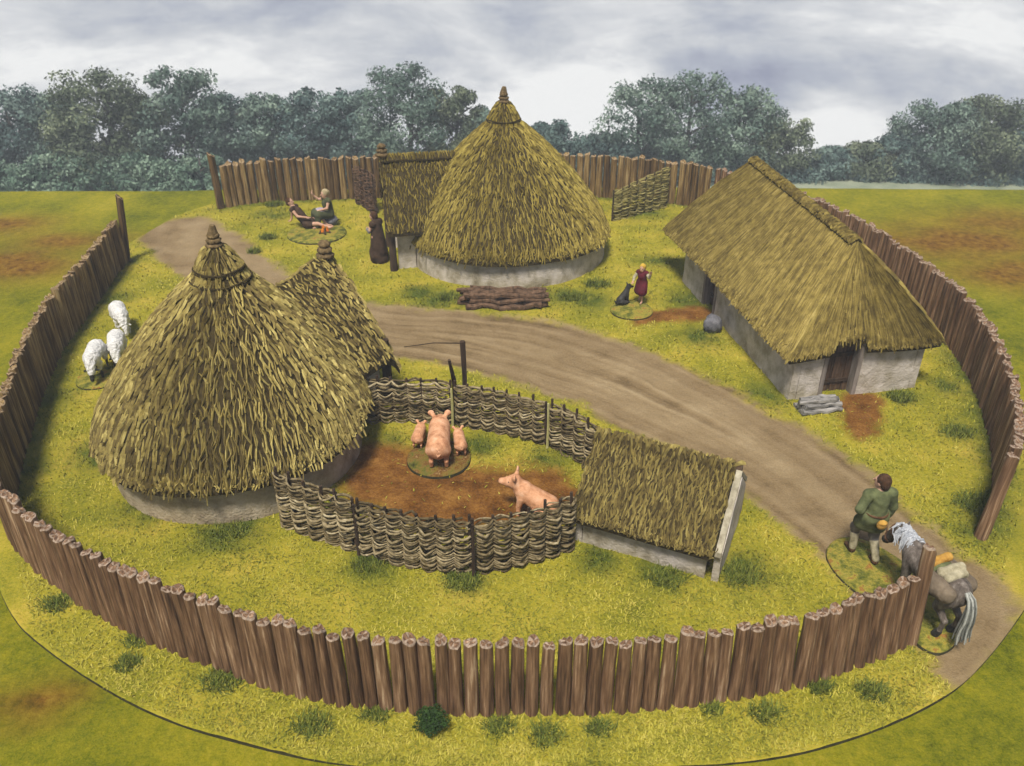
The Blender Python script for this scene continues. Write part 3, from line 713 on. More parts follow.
    fb = MB(); q = np.array([*(E - d * (.06 if roll else .16)), ph_ridge - (0 if roll else .16)])
    for i in range(3): blob(fb, q + [0, 0, .1 + .12 * i], (.19 - .03 * i, .19 - .03 * i, .085), seed + i, 20, 8, .3, freq=5)
    part('finial', fb, 'finial', pf, True)
    for sgn in (1, -1):
        b = E - d * .12 + pr * sgn * (phw - .27)
        mb = MB(); tube(mb, [[*b, -.05], [*(b + pr * .01 * sgn), .6], [*b, ph_eave + .25]], [.12, .105, .1], 8, capmi=0)
        part('porch_post', mb, 'dark_wood', o)
        w0 = c[:2] + d * (Rw - .1) + pr * sgn * (phw - .36); w1 = E - d * .28 + pr * sgn * (phw - .34)
        n = pr * sgn * -.1
        wb = MB(); box(wb, [*w0, -.05], [*(w1 - w0), 0], [*n, 0], [0, 0, ph_eave + .2], tone=.7)
        part('porch_wall', wb, 'plaster', o)
    dm = MB(); a0 = c[:2] + d * (Rw + .05) - pr * (phw - .42)
    box(dm, [*a0, -.03], [*(pr * 2 * (phw - .42)), 0], [*(d * .06), 0], [0, 0, ph_eave + .3])
    part('door', dm, 'door_wood', o)
    return o
fh = at(215, 450)
roundhouse('roundhouse', (-5.462, 13.815, 0), 2.60, .86, 2.36, 4.35, (.22, 0), 'large thatched roundhouse at the left front, beside the wattle pig pen', ['thatch', 'thatch_base'], R(60), 3.2, 1.62, 3.18, 1.2, 5, .36, .036, 25, .074, roll=False)
roundhouse('roundhouse', (-.164, 24.817, 0), 3.178, .80, 3.05, 4.55, (-.08, 0), 'golden thatched roundhouse at the back, with log pile at its wall', ['thatch_gold', 'thatch_base'], R(191), 3.75, 1.3, 3.1, 1.3, 11, .34, .035, 27, .068, crown=1.15)

# ------------------------------------------------------------------ longhouse
def longhouse():
    FL, FR = at(788, 400), at(914, 388)
    u = (FR - FL); W = np.linalg.norm(u); u /= W; v = np.array([-u[1], u[0], 0]); L = 6.76; Z = np.array([0, 0, 1.])
    o = thing('longhouse', FL + u * W / 2 + v * L / 2, 'rectangular thatched longhouse with a hipped roof on the right', 'longhouse')
    hw = 1.42; tk = .16
    fd0, fd1 = .775, 1.49           # front doorway along u
    ld0 = float((at(714, 314) - FL) @ v); ld1 = float((at(702, 304) - FL) @ v)
    ld0, ld1 = min(ld0, ld1), max(ld0, ld1)
    def wallbox(name, a, du, length, inw, h=hw):
        nu, nv = max(3, int(length / .12)), 12
        U, V = np.meshgrid(np.linspace(0, length, nu), np.linspace(-.06, h, nv))
        n0 = -inw
        b = fbm(U * 2.5 + a[0], V * 2.5 + a[1], 6) - .5
        p = a + U.ravel()[:, None] * du + V.ravel()[:, None] * Z + n0 * (.05 * b.ravel() + .02 * np.exp(-np.maximum(V.ravel(), 0) / .1))[:, None]
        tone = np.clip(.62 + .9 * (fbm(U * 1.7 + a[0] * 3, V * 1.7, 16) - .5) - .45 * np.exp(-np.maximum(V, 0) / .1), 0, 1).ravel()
        mb = MB(); q = grid_faces(nu, nv); p2 = a + U.ravel()[:, None] * du + V.ravel()[:, None] * Z + inw * tk
        e = np.concatenate([np.arange(nu), np.arange(1, nv) * nu + nu - 1, (nv - 1) * nu + np.arange(nu - 2, -1, -1), np.arange(nv - 2, 0, -1) * nu]); e2 = np.roll(e, -1); n = nu * nv
        mb.add(np.concatenate([p, p2]), np.concatenate([q, q[:, ::-1] + n, np.stack([e, e + n, e2 + n, e2], -1)]), tone=np.r_[tone, tone])
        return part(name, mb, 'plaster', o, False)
    A = FL
    wallbox('end_wall', A + u * .17, u, fd0 - .17 - .1, v); wallbox('end_wall', A + u * (fd1 + .1), u, W - fd1 - .1 - .17, v)
    wallbox('side_wall', A, v, ld0 - .1, u); wallbox('side_wall', A + v * (ld1 + .1), v, L - ld1 - .1, u)
    wallbox('side_wall', A + u * W, v, L, -u); wallbox('end_wall', A + v * L + u * .17, u, W - .34, -v)
    # corner of end wall, inset reveals and doors
    def doorway(a, du, width, inw, h, ajar):
        for s in (0, 1):
            mb = MB(); q = a + du * (-.1 if s == 0 else width) - inw * .02
            box(mb, q - Z * .05, du * .1, inw * .22, Z * (h + .05)); part('door_jamb', mb, 'jamb', o)
        mb = MB(); box(mb, a - du * .1 - inw * .022 + Z * h, du * (width + .2), inw * .22, Z * .1); part('lintel', mb, 'dark_wood', o)
        mb = MB(); n = 5
        for i in range(n):
            box(mb, a + du * (width * i / n + .006) + inw * (.2 + .012 * (i % 2)), du * (width / n - .012), inw * .045, Z * (h - .01 * (i % 3)))
        d = part('door', mb, 'door_wood', o)
        for hz in (.25, h - .4):
            mb = MB(); box(mb, a + du * .02 + inw * .17 + Z * hz, du * (width - .04), inw * .03, Z * .09); part('batten', mb, 'dark_wood', d)
    doorway(A + u * fd0, u, fd1 - fd0, v, 1.30, 0)
    doorway(A + v * ld0, v, ld1 - ld0, u, 1.30, 0)
    # roof
    os_, of, ob, he = .24, .15, 1.2, 1.26
    E = [A - os_ * u - of * v, A + (W + os_) * u - of * v, A + (W + os_) * u + (L + .35) * v, A - os_ * u + (L + ob) * v]
    E = [e + he * Z for e in E]; E[0] = E[0] - Z * .04; E[1] = E[1] + Z * .06
    E[3] = E[3] + .02 * Z
    R1 = A + u * (W / 2 - .04) + v * .98 + Z * 3.26; R2 = A + u * (W / 2 + .06) + v * 6.65 + Z * 3.52
    def quad(t0, t1, e0, e1):
        def sf(a, b):
            p = (t0 + (t1 - t0) * a[:, None]) * (1 - b)[:, None] + (e0 + (e1 - e0) * a[:, None]) * b[:, None]
            p[:, 2] += .05 * np.sin(np.pi * np.clip(b, 0, 1)) + .04 * np.sin(a * 7 + b * 5) * np.clip(b, 0, 1) - .9 * np.clip(b - .95, 0, None) ** 1.15
            return p
        return sf
    mb = MB(); mats = ['thatch_brown', 'thatch_base']
    left = quad(R2, R1, E[3], E[0]); right = quad(R1, R2, E[1], E[2]); front = quad(R1, R1 + u * .01, E[0], E[1]); back = quad(R2 + u * .01, R2, E[2], E[3])
    dm = lambda U, V: ~((V > .90) & (U > (fd0 + os_ - .03) / (W + 2 * os_)) & (U < (fd1 + os_ + .05) / (W + 2 * os_)))
    slab(mb, left, 30, 12, .15); slab(mb, right, 20, 8, .15); slab(mb, back, 10, 8, .15)
    c0, c1 = (fd0 + os_ - .03) / (W + 2 * os_), (fd1 + os_ + .05) / (W + 2 * os_)
    slab(mb, front, 8, 10, .15, u=(0, c0)); slab(mb, front, 8, 10, .15, u=(c0, c1), v=(0, .93)); slab(mb, front, 8, 10, .15, u=(c1, 1))
    sl = 2.75
    thatch(mb, left, 17, lambda b: 230 - 30 * b,   .6, .03, .018, 61, .45, sl, .0, .95)
    thatch(mb, left, 2, lambda b: 260, .26, .032, .03, 62, .4, sl, .95, 1.0)
    thatch(mb, front, 17, lambda b: 8 + 112 * b, .6, .03, .018, 63, .45, 2.5, .02, .94, mask=lambda U, V: (~((V > .74) & (U > c0) & (U < c1))))
    thatch(mb, front, 2, lambda b: 130, .24, .032, .03, 64, .4, 2.5, .93, .99, mask=lambda U, V: (V < .80) | (U < c0) | (U > c1))
    thatch(mb, front, 2, lambda b: 130, .2, .03, .03, 67, .4, 2.5, .83, .87, mask=lambda U, V: (U > c0) & (U < c1))
    thatch(mb, right, 12, lambda b: 110, .5, .055, .035, 65, .3, sl, .0, .95)
    thatch(mb, back, 10, lambda b: 6 + 60 * b, .5, .055, .035, 66, .3, sl, .02, .95)
    rf = part('roof', mb, mats, o)
    rb = MB()
    for p0, p1, hw_ in ((R2, R1, .13),):
        ax = (p1 - p0); n = np.cross(ax, Z); n /= np.linalg.norm(n)
        def rid(a, b, p0=p0, ax=ax, n=n, hw_=hw_):
            k = (b - .5) * 2; p = p0 + ax * a[:, None] + n * (hw_ * k)[:, None]; p[:, 2] += .045 - .9 * hw_ * k ** 2; return p
        slab(rb, rid, 20, 7, .03)
        thatch(rb, rid, 3, lambda b: np.linalg.norm(ax) / .05, .16, .045, .02, 70, .5, 2.4 * hw_, 0, .7, t0=.3)
    part('ridge', rb, mats, rf)
    return A, u, v
LH_A, LH_u, LH_v = longhouse()

# ------------------------------------------------------------------ pigsty
def sty():
    a, b = at(575, 540), at(712, 580); u = b - a; L = np.linalg.norm(u); u /= L; v = np.array([-u[1], u[0], 0]); Z = np.array([0, 0, 1.])
    D = 2.0; o = thing('pigsty', a + u * L / 2 + v * D / 2, 'small low pigsty with mossy thatch joined to the wattle pen', 'pigsty')
    hw = .64
    def wl(name, p, d, n, inw, gable=False):
        nu = 24; U, V = np.meshgrid(np.linspace(0, n, nu), np.linspace(0, 1, 10))
        top_h = hw - .04 + (np.minimum(U, n - U) / (n / 2) * .84 if gable else 0)
        h = -.05 + V * (top_h + .05)
        bmp = (fbm(U * 3 + p[0], h * 3, 9) - .5) * .04
        P = p + U.ravel()[:, None] * d + h.ravel()[:, None] * Z - inw * bmp.ravel()[:, None]
        P2 = p + U.ravel()[:, None] * d + h.ravel()[:, None] * Z + inw * .12
        q = grid_faces(nu, 10); m = nu * 10
        e = np.concatenate([np.arange(nu), np.arange(1, 10) * nu + nu - 1, 9 * nu + np.arange(nu - 2, -1, -1), np.arange(8, 0, -1) * nu]); e2 = np.roll(e, -1)
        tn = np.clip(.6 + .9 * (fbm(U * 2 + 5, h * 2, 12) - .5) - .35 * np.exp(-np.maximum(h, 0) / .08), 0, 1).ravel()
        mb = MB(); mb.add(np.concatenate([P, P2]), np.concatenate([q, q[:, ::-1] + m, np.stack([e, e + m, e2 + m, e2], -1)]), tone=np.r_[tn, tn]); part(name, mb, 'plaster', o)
    wl('wall', a + u * .13, u, L - .26, v); wl('wall', a + v * D + u * .13, u, L - .26, -v); wl('gable_wall', a + u * (L + .1), v, D, -u, True); wl('gable_wall', a, v, D, u, True)
    E0, E1 = a - u * .06 - v * .13 + Z * .62, a + u * (L - .03) - v * .13 + Z * .62
    B0, B1 = E0 + v * (D + .26), E1 + v * (D + .26); T0 = a - u * .06 + v * 1.1 + Z * 1.55; T1 = a + u * (L - .03) + v * 1.1 + Z * 1.53
    def quad(t0, t1, e0, e1):
        def sf(x, y):
            p = (t0 + (t1 - t0) * x[:, None]) * (1 - y)[:, None] + (e0 + (e1 - e0) * x[:, None]) * y[:, None]
            p[:, 2] += .05 * np.sin(np.pi * np.clip(y, 0, 1)) - .7 * np.clip(y - .93, 0, None) ** 1.15
            return p
        return sf
    mb = MB()
    for i, sf in enumerate((quad(T0, T1, E0, E1), quad(T1, T0, B1, B0))):
        slab(mb, sf, 20, 10, .1); thatch(mb, sf, 16, lambda y: L / .05, .24, .03, .025, 80 + i, .8, 1.6, .0, .95); thatch(mb, sf, 2, lambda y: L / .042, .12, .035, .035, 84 + i, .5, 1.6, .94, .99)
    def rid(x, y):
        k = (y - .5) * 2; p = T0 + (T1 - T0) * x[:, None] + v * (.12 * k)[:, None]; p[:, 2] += .06 - .12 * k ** 2; return p
    slab(mb, rid, 14, 7, .04); thatch(mb, rid, 3, lambda y: L / .06, .16, .055, .03, 88, .5, .28, 0, .7)
    part('roof', mb, ['thatch', 'thatch_base'], o)
    g = a + u * (L - .01)
    for s in (0, 1):
        e = g + (v * -.1 if s == 0 else v * (D + .1)) + Z * .58; t = g + v * 1.02 + Z * 1.44
        mb = MB(); box(mb, e, t - e, u * .10, Z * .1); part('bargeboard', mb, 'pale_wood', o)
    mb = MB(); tube(mb, [T1 + u * -.06 - Z * .04, T1 + u * .1 - Z * .04], .09, 9); part('ridge_pole_end', mb, 'dark_wood', o)
    return a, u, v
sty()

# ------------------------------------------------------------------ wattle hurdles
def hurdle(px, h, label, mats='wattle', step=.3, seed=0, rows=None, world=None, rad=.021, group='wattle hurdles', slope=0.0):
    r = np.random.default_rng(seed)
    p = smooth_path(ats(px) if world is None else world, 2); loc = p[len(p) // 2].copy(); loc[2] = 0
    o = thing('wattle_hurdle', loc, label, 'wattle hurdle', group)
    st = resample(p, step); ns = len(st); fine = resample(p, n=(ns - 1) * 6 + 1)
    t = np.gradient(fine, axis=0); t /= np.linalg.norm(t, axis=1)[:, None]; nrm = np.stack([-t[:, 1], t[:, 0], 0 * t[:, 0]], -1)
    ph = np.arange(len(fine)) / 6 * np.pi + .5 * np.pi
    for i in range(ns):
        hh = h * (1 + slope * (i / (ns - 1) - .5)) + .1 + .09 * r.random(); q = st[i] + r.normal(size=3) * .012; q[2] = -.05
        mb = MB(); tube(mb, [q, q + [r.normal() * .02, r.normal() * .02, hh]], [.036, .028], 6); part('stake', mb, 'dark_wood', o)
    rows = rows or int(h / .024); mb = MB(); bul = np.abs(np.sin(np.arange(len(fine)) / 6 * np.pi)) ** .8
    for k in range(rows):
        z = .03 + (h - .03) * k / (rows - 1); sg = 1 if k % 2 else -1
        kn = np.arange(0, len(fine) + 3, 3); jit = np.interp(np.arange(len(fine)), kn, r.normal(size=len(kn)) * .017)
        jb = 1 + np.interp(np.arange(len(fine)), kn, r.normal(size=len(kn)) * .4)
        i0 = 0 if r.random() < .7 else int(r.integers(0, 4)); i1 = len(fine) - (0 if r.random() < .7 else int(r.integers(0, 4)))
        s = np.linspace(-.5, .5, len(fine))
        q = fine + nrm * (sg * (.03 + .075 * bul * jb))[:, None]
        q[:, 2] = z * (1 + slope * s) + jit - .022 * bul
        tube(mb, q[i0:i1], rad * (.65 + .7 * r.random()), 5, tone=float(np.clip(.5 + .9 * (r.random() - .5), 0, 1)))
    part('weave', mb, mats, o, True)
    return o
hurdle([(283, 522), (305, 532), (332, 541), (358, 550)], 1.08, 'wattle hurdle at the front left, touching the large roundhouse', seed=1, slope=-.05)
hurdle([(361, 551), (395, 562), (435, 569), (472, 571)], 1.05, 'middle wattle hurdle of the three along the pen front', seed=2)
hurdle([(476, 571), (510, 566), (545, 557), (573, 545)], 1.05, 'wattle hurdle at the pen front joined to the pigsty', seed=3)
hurdle([(366, 421), (400, 420), (430, 421), (452, 424)], .98, 'far wattle hurdle beside the large roundhouse porch', seed=4, mats='wattle')
hurdle([(456, 424), (490, 429), (520, 436), (545, 443)], .95, 'far wattle hurdle behind the sow, between two pale stakes', seed=5)
hurdle([(549, 444), (570, 454), (590, 467), (604, 481)], .98, 'far wattle hurdle ending behind the pigsty', seed=6)
hurdle([(612, 221), (630, 216), (648, 211), (666, 206)], 1.2, 'old olive wattle screen right of the far roundhouse', 'wattle_old', seed=7, step=.4, group='wattle screens', slope=.35)
hurdle([(357, 203), (366, 207), (376, 214)], 1.35, 'dark wattle screen left of the far roundhouse porch', 'log_brown', seed=8, step=.4, group='wattle screens')
def stakes():
    for x, y, h, lb in ((453, 425, 1.0, 'pale thin stake at the joint of the far hurdles, behind the sow'), (547, 445, 1.1, 'pale thin stake at the joint nearer the pigsty')):
        g = at(x, y) + [0, -.1, -.05]; mb = MB(); tube(mb, [g, g + [.01, 0, h * .5], g + [0, .01, h]], [.03, .028, .022], 6)
        top('stake', mb, 'pale_stake', lb, 'stake', 'pale stakes at the pen')
    for x, y, lb in ((360, 552, 'dark stake between the first and second front hurdles'), (474, 573, 'dark stake between the second and third front hurdles')):
        g = at(x, y) + [0, -.09, -.05]; mb = MB(); tube(mb, [g, g + [.01, 0, 1.15]], [.034, .026], 6)
        top('stake', mb, 'dark_wood', lb, 'stake', 'dark stakes at the pen front')
    g = at(465, 418); mb = MB(); t = g + [0, 0, 1.85]
    o = thing('tall_post', g, 'tall thin post with a long twig at its top behind the pen', 'post')
    tube(mb, [g - [0, 0, .05], g + [.02, 0, 1.0], t], [.055, .05, .06], 7); part('pole', mb, 'dark_wood', o)
    e = at(404, 347, 1.78); mb = MB(); tube(mb, [t - [0, 0, .04], (t + e) / 2 + [0, 0, .03], e], [.016, .012, .008], 5); part('twig', mb, 'dark_wood', o)
    g = at(457, 421); mb = MB(); tube(mb, [g - [0, 0, .05], g + [-.03, 0, 1.0], at(449, 360, 1.62)], [.05, .05, .03], 7)
    top('leaning_post', mb, 'dark_wood', 'short leaning post beside the tall thin post', 'post')
stakes()

# ------------------------------------------------------------------ stones, log piles
def piles():
    c = at(712, 331); mb = MB(); blob(mb, c + [0, 0, .2], (.24, .22, .26), 4, 22, 12, .22); top('boulder', mb, 'stone', 'rounded grey stone beside the longhouse side door', 'stone', smooth=True)
    c = at(817, 410); o = thing('log_stack', c, 'low stack of grey split logs against the longhouse end wall', 'log stack')
    k = 0
    for row, n in ((0, 4), (1, 3), (2, 2)):
        for i in range(n):
            m = c + LH_v * ((i - (n - 1) / 2) * .11 + .02 - .1) + [0, 0, .06 + row * .1]
            m = m + LH_v * .1
            mb = MB(); a = m - LH_u * (.43 + .05 * math.sin(k * 3)); b = m + LH_u * (.45 + .05 * math.cos(k * 5))
            tube(mb, resample([a, b], n=9) + RNG.normal(size=(9, 3)) * .012, .062 + RNG.normal(size=9) * .009, 7); part('log', mb, 'log_grey', o); k += 1
    c = at(503, 305); o = thing('log_pile', c, 'long brown pile of stacked brushwood logs by the far roundhouse wall', 'log pile')
    k = 0
    for row, n in ((0, 6), (1, 5), (2, 4)):
        for i in range(n):
            m = c + [0, (i - (n - 1) / 2) * .14 + .1, .07 + row * .135]
            off = .2 * math.sin(k * 2.3); mb = MB()
            pts = [m + [-1.05 + off, .03 * math.sin(k), .02 * math.sin(k)], m + [-.3, .02 * math.cos(k), 0], m + [.4, -.02, .015], m + [1.05 + off, .02 * math.cos(k * 2), .02 * math.cos(k)]]
            tube(mb, resample(pts, n=9) + RNG.normal(size=(9, 3)) * .03, .08 + .02 * math.sin(k * 1.7) + RNG.normal(size=9) * .014, 7); part('log', mb, 'log_brown', o); k += 1
piles()

# ------------------------------------------------------------------ scenic bases
M['base_mud'] = mk('base_mud', [(0, (.03, .035, .008)), (.3, (.12, .12, .02)), (.55, (.2, .13, .03)), (.8, (.13, .055, .012)), (1, (.34, .24, .1))], None, 1, 6, bump=.9, bscale=30, bdist=.05)
def scenic_base(px, label, h=.055, circle=None):
    if circle: c = at(*circle[:2]); A = np.linspace(0, 2 * np.pi, 48, endpoint=False); P = c + circle[2] * np.stack([np.cos(A), np.sin(A), 0 * A], -1)
    else: P = smooth_closed(ats(px), 2)
    n = len(P); cen = P.mean(0); rings = [(1.03, -.03), (1.02, h * .55), (.985, h), (.7, h + .012), (.35, h + .02), (.02, h + .02)]
    V = np.concatenate([cen + (P - cen) * [s, s, 0] + [0, 0, z] for s, z in rings])
    V[2 * n:, 2] += .018 * (fbm(V[2 * n:, 0] * 7, V[2 * n:, 1] * 7, 4) - .5)
    q = grid_faces(n, len(rings), True); mi = (np.arange(len(q)) < n).astype(int)
    mb = MB(); mb.add(V, q, mi=mi)
    return top('scenic_base', mb, ['base_mud' if 'muddy' in label else 'base_grass', 'rim'], label, 'figure base', 'turf figure bases', True)
scenic_base([(843, 538), (828, 547), (827, 562), (842, 582), (868, 602), (895, 622), (912, 640), (928, 653), (945, 653), (957, 640), (957, 622), (945, 600), (925, 580), (898, 560), (868, 542)], 'long oval turf base under the walking man and packhorse')
scenic_base(None, 'round muddy turf base under the sow and piglets', circle=(439, 459, .62))
scenic_base(None, 'small round turf base under the girl in the maroon dress', circle=(631.5, 311, .56))
scenic_base(None, 'round turf base under the seated pair and small fire', circle=(317, 234, .95))
scenic_base(None, 'small turf base under the grazing sheep nearest the camera', circle=(100, 379, .5))

# ------------------------------------------------------------------ people
def rotx(a): c, s = math.cos(a), math.sin(a); return np.array([[1, 0, 0], [0, c, -s], [0, s, c]])
def rotz(a): c, s = math.cos(a), math.sin(a); return np.array([[c, -s, 0], [s, c, 0], [0, 0, 1]])
def roty(a): c, s = math.cos(a), math.sin(a); return np.array([[c, 0, s], [0, 1, 0], [-s, 0, c]])
def hand(b, wrist, d, side, k=1.0):
    """palm, four curled fingers and a thumb; d = direction of the hand, side = thumb direction"""
    d = np.array(d, float); d /= np.linalg.norm(d); sd = np.array(side, float); sd -= d * (sd @ d); sd /= np.linalg.norm(sd); nn = np.cross(d, sd)
    w = np.array(wrist, float); pc = w + d * .055 * k
    b.cap(w, pc, .024 * k, .026 * k, .02); b.cap(pc - sd * .02 * k, pc + sd * .02 * k, .022 * k, .022 * k, .015)
    for i, (o, l) in enumerate(((.034, .058), (.012, .066), (-.012, .062), (-.033, .05))):
        a = pc + sd * o * k + d * .012 * k; m = a + (d * l * .6 + nn * .012) * k; e = m + (d * l * .45 + nn * .035) * k
        b.cap(a, m, .0105 * k, .0098 * k, .004); b.cap(m, e, .0098 * k, .0085 * k, .004)
    a = w + d * .025 * k + sd * .02 * k; m = a + (sd * .035 + d * .02) * k; b.cap(a, m, .013 * k, .011 * k, .008); b.cap(m, m + (d * .032 + nn * .012) * k, .011 * k, .009 * k, .004)
def human(J, label, loc, yaw, sc, garments, hair, hairmat, head_rot=np.eye(3), hs=1.15, h=.013):
    """J: joints. garments: list of (name, material, SDF). hair: callable(SDF, centre, rot, hs)"""
    o = thing('person', loc, label, 'person')
    b = SDF(); c = np.array(J['head'], float); X = lambda v: c + head_rot @ (np.array(v, float) * hs)
    b.ell(c, np.array([.078, .098, .118]) * hs, .03, rot=head_rot)
    b.ell(X((0, .035, -.065)), np.array([.055, .06, .06]) * hs, .03, rot=head_rot)
    b.cap(X((0, .095, .005)), X((0, .122, -.03)), .012 * hs, .018 * hs, .012)               # nose
    for s in (1, -1): b.ell(X((s * .08, -.005, -.01)), np.array([.014, .025, .034]) * hs, .008, rot=head_rot)   # ears
    for s in (1, -1): b.cap(X((s * .018, .088, .03)), X((s * .05, .078, .03)), .012 * hs, .01 * hs, .012)  # brow
    b.cap(J['neck'], X((0, -.01, -.09)), .056, .052, .03)
    ch, pv = np.array(J['chest'], float), np.array(J['pelvis'], float)
    b.cap(pv, ch, .125, .135, .06); b.cap(J['shL'], J['shR'], .07, .07, .06); b.cap(J['hipL'], J['hipR'], .105, .105, .06); b.cap(ch, J['neck'], .11, .06, .05)
    for s in 'LR':
        b.cap(J['sh' + s], J['el' + s], .056, .043, .03); b.cap(J['el' + s], J['wr' + s], .043, .029, .02)
        b.cap(J['hip' + s], J['kn' + s], .092, .06, .04); b.cap(J['kn' + s], J['an' + s], .06, .038, .03)
        f = np.array(J['toe' + s], float); a = np.array(J['an' + s], float)
        b.cap(a - [0, 0, .03], f, .04, .032, .03)
        w, e = np.array(J['wr' + s], float), np.array(J['el' + s], float)
        hand(b, w, J.get('hd' + s, w - e), J.get('th' + s, (-1 if s == 'R' else 1, .3, 0)), 1.15)
    sdf_part('body', b, ['skin'], o, loc, yaw, sc, h)
    e = SDF()
    for s in (1, -1): e.ell(X((s * .032, .09, .008)), np.array([.011, .008, .008]) * hs, .001, rot=head_rot)
    sdf_part('eyes', e, ['eye'], o, loc, yaw, sc, .006)
    m = SDF().cap(X((-.02, .088, -.068)), X((.02, .088, -.068)), .009 * hs, .009 * hs, .002); sdf_part('mouth', m, ['lip'], o, loc, yaw, sc, .006)
    hr = SDF(); hair(hr, X, head_rot, hs); sdf_part('hair', hr, [hairmat], o, loc, yaw, sc, h, disp=.006, dfreq=45)
    for nm, mt, sd in garments: sdf_part(nm, sd, [mt], o, loc, yaw, sc, h, disp=.004, dfreq=14)
    return o
def short_hair(hr, X, rot, hs):
    hr.ell(X((0, -.022, .03)), np.array([.092, .10, .105]) * hs, .02, rot=rot); hr.ell(X((0, -.06, -.02)), np.array([.08, .06, .09]) * hs, .02, rot=rot)
def tunic(J, skirt=.28, w=.02, sleeves=True, dirn=(0, 0, -1), bulge=.0, sl=1.0):
    t = SDF(); ch, pv = np.array(J['chest'], float), np.array(J['pelvis'], float)
    t.cap(pv, ch, .14 + w, .15 + w, .06); t.cap(J['shL'], J['shR'], .075 + w, .075 + w, .06)
    t.cap(ch, J['neck'], .12, .05, .05)
    if skirt:
        d = np.array(dirn, float); d /= np.linalg.norm(d)
        for s in 'LR':
            hp, kn = np.array(J['hip' + s], float), np.array(J['kn' + s], float); dd = kn - hp; dd /= np.linalg.norm(dd)
            t.cap(hp, hp + dd * skirt, .12 + w, .125 + w + bulge, .08)
        m = (np.array(J['hipL'], float) + np.array(J['hipR'], float)) / 2; km = (np.array(J['knL'], float) + np.array(J['knR'], float)) / 2; dd = km - m; dd /= np.linalg.norm(dd)
        t.cap(m, m + dd * skirt, .13 + w, .13 + w, .08)
    if sleeves:
        for s in 'LR':
            a, e, wr = (np.array(J[k + s], float) for k in ('sh', 'el', 'wr'))
            t.cap(a, e, .066 + w, .056 + w, .03); t.cap(e, e + (wr - e) * .85 * sl, .055 + w, .042 + w, .02)
    return t
def trousers(J, a=.0, b=1.0, w=.015):
    t = SDF()
    for s in 'LR':
        h_, k, n = (np.array(J[q + s], float) for q in ('hip', 'kn', 'an'))
        if a <= 0: t.cap(h_, k, .1 + w, .072 + w, .03)
        t.cap(k + (n - k) * max(a, 0) * .9, k + (n - k) * b, .07 + w, .048 + w, .03)
    return t
def shoes(J):
    t = SDF()
    for s in 'LR':
        a, f = np.array(J['an' + s], float), np.array(J['toe' + s], float); t.cap(a + [0, 0, .01], a - [0, 0, .03], .05, .052, .02); t.cap(a - [0, 0, .035], f, .05, .042, .03)
    return t
BZ = .055
def man():
    g0, g1 = at(866, 566), at(854, 553); yaw = .12
    loc = (g0 + g1) / 2 + [.03, 0, BZ + .01]
    J = dict(head=(0, .03, 1.545), neck=(0, 0, 1.36), chest=(0, 0, 1.2), pelvis=(0, -.02, .92), shL=(-.19, 0, 1.33), shR=(.19, -.01, 1.33), elL=(-.33, -.08, 1.1), wrL=(-.17, .14, 1.05), elR=(.27, -.02, 1.06), wrR=(.27, .04, .82),
             hipL=(-.1, -.01, .88), hipR=(.1, -.02, .88), knL=(-.13, .2, .5), anL=(-.13, .14, .1), toeL=(-.14, .3, .045), knR=(.1, .02, .47), anR=(.1, -.2, .1), toeR=(.11, -.06, .045), hdR=(0, .3, -1), hdL=(1, .35, 0), thL=(0, .2, 1), thR=(-.5, 1, 0))
    tn = tunic(J, .2, .02)
    leg = SDF()
    for s in 'LR':
        k, n = np.array(J['kn' + s], float), np.array(J['an' + s], float); leg.cap(k + (n - k) * .3, n + [0, 0, .02], .075, .06, .02)
    belt = SDF()
    for i in range(24):
        a, b = i * math.pi / 12, (i + 1) * math.pi / 12
        belt.cap((.178 * math.cos(a), -.015 + .172 * math.sin(a), .985), (.178 * math.cos(b), -.015 + .172 * math.sin(b), .985), .02, .02, .005)
    pouch = SDF().ell((-.0, -.25, .89), (.085, .06, .09), .02).ell((-.0, -.265, .94), (.078, .055, .035), .01)
    o = human(J, 'man in a green tunic leading the packhorse along the path', loc, yaw, 1.0, [('tunic', 'green_cloth', tn), ('trousers', 'grey_cloth', trousers(J, 0, .35)), ('leg_wraps', 'cream_cloth', leg), ('shoes', 'leather', shoes(J)), ('belt', 'leather', belt), ('pouch', 'yellow_leather', pouch)], short_hair, 'hair_brown', rotz(.55))
    return place([(.3, .06, .74)], loc, yaw)[0]
HAND = man()
def girl():
    loc = at(640, 304) + [0, 0, BZ + .01]; yaw = R(150)
    J = dict(head=(0, .06, 1.5), neck=(0, .03, 1.33), chest=(0, .01, 1.17), pelvis=(0, -.03, .9), shL=(-.17, .02, 1.3), shR=(.17, .02, 1.3), elL=(-.33, .1, 1.18), wrL=(-.42, .2, 1.38), elR=(.3, .08, 1.08), wrR=(.28, .28, .95),
             hipL=(-.09, -.02, .86), hipR=(.09, -.02, .86), knL=(-.1, .16, .47), anL=(-.1, .1, .09), toeL=(-.11, .25, .045), knR=(.1, -.02, .46), anR=(.1, -.2, .1), toeR=(.1, -.06, .05), hdL=(-.2, .2, 1))
    dr = tunic(J, .36, .03, False, bulge=.05); bl = SDF()
    for s in 'LR': a, e, w_ = (np.array(J[k + s], float) for k in ('sh', 'el', 'wr')); bl.cap(a, e, .075, .07, .02); bl.cap(e, e + (w_ - e) * .7, .07, .055, .02)
    def long_hair(hr, X, rot, hs):
        hr.ell(X((0, -.025, .035)), np.array([.098, .105, .11]) * hs, .02, rot=rot); hr.cap(X((0, -.08, 0)), X((0, -.11, -.2)), .085 * hs, .05 * hs, .03)
    human(J, 'yellow-haired girl in a maroon dress beside a dark dog', loc, yaw, .67, [('dress', 'maroon', dr), ('sleeves', 'cream_cloth', bl)], long_hair, 'hair_yellow', hs=1.3, h=.016)
girl()
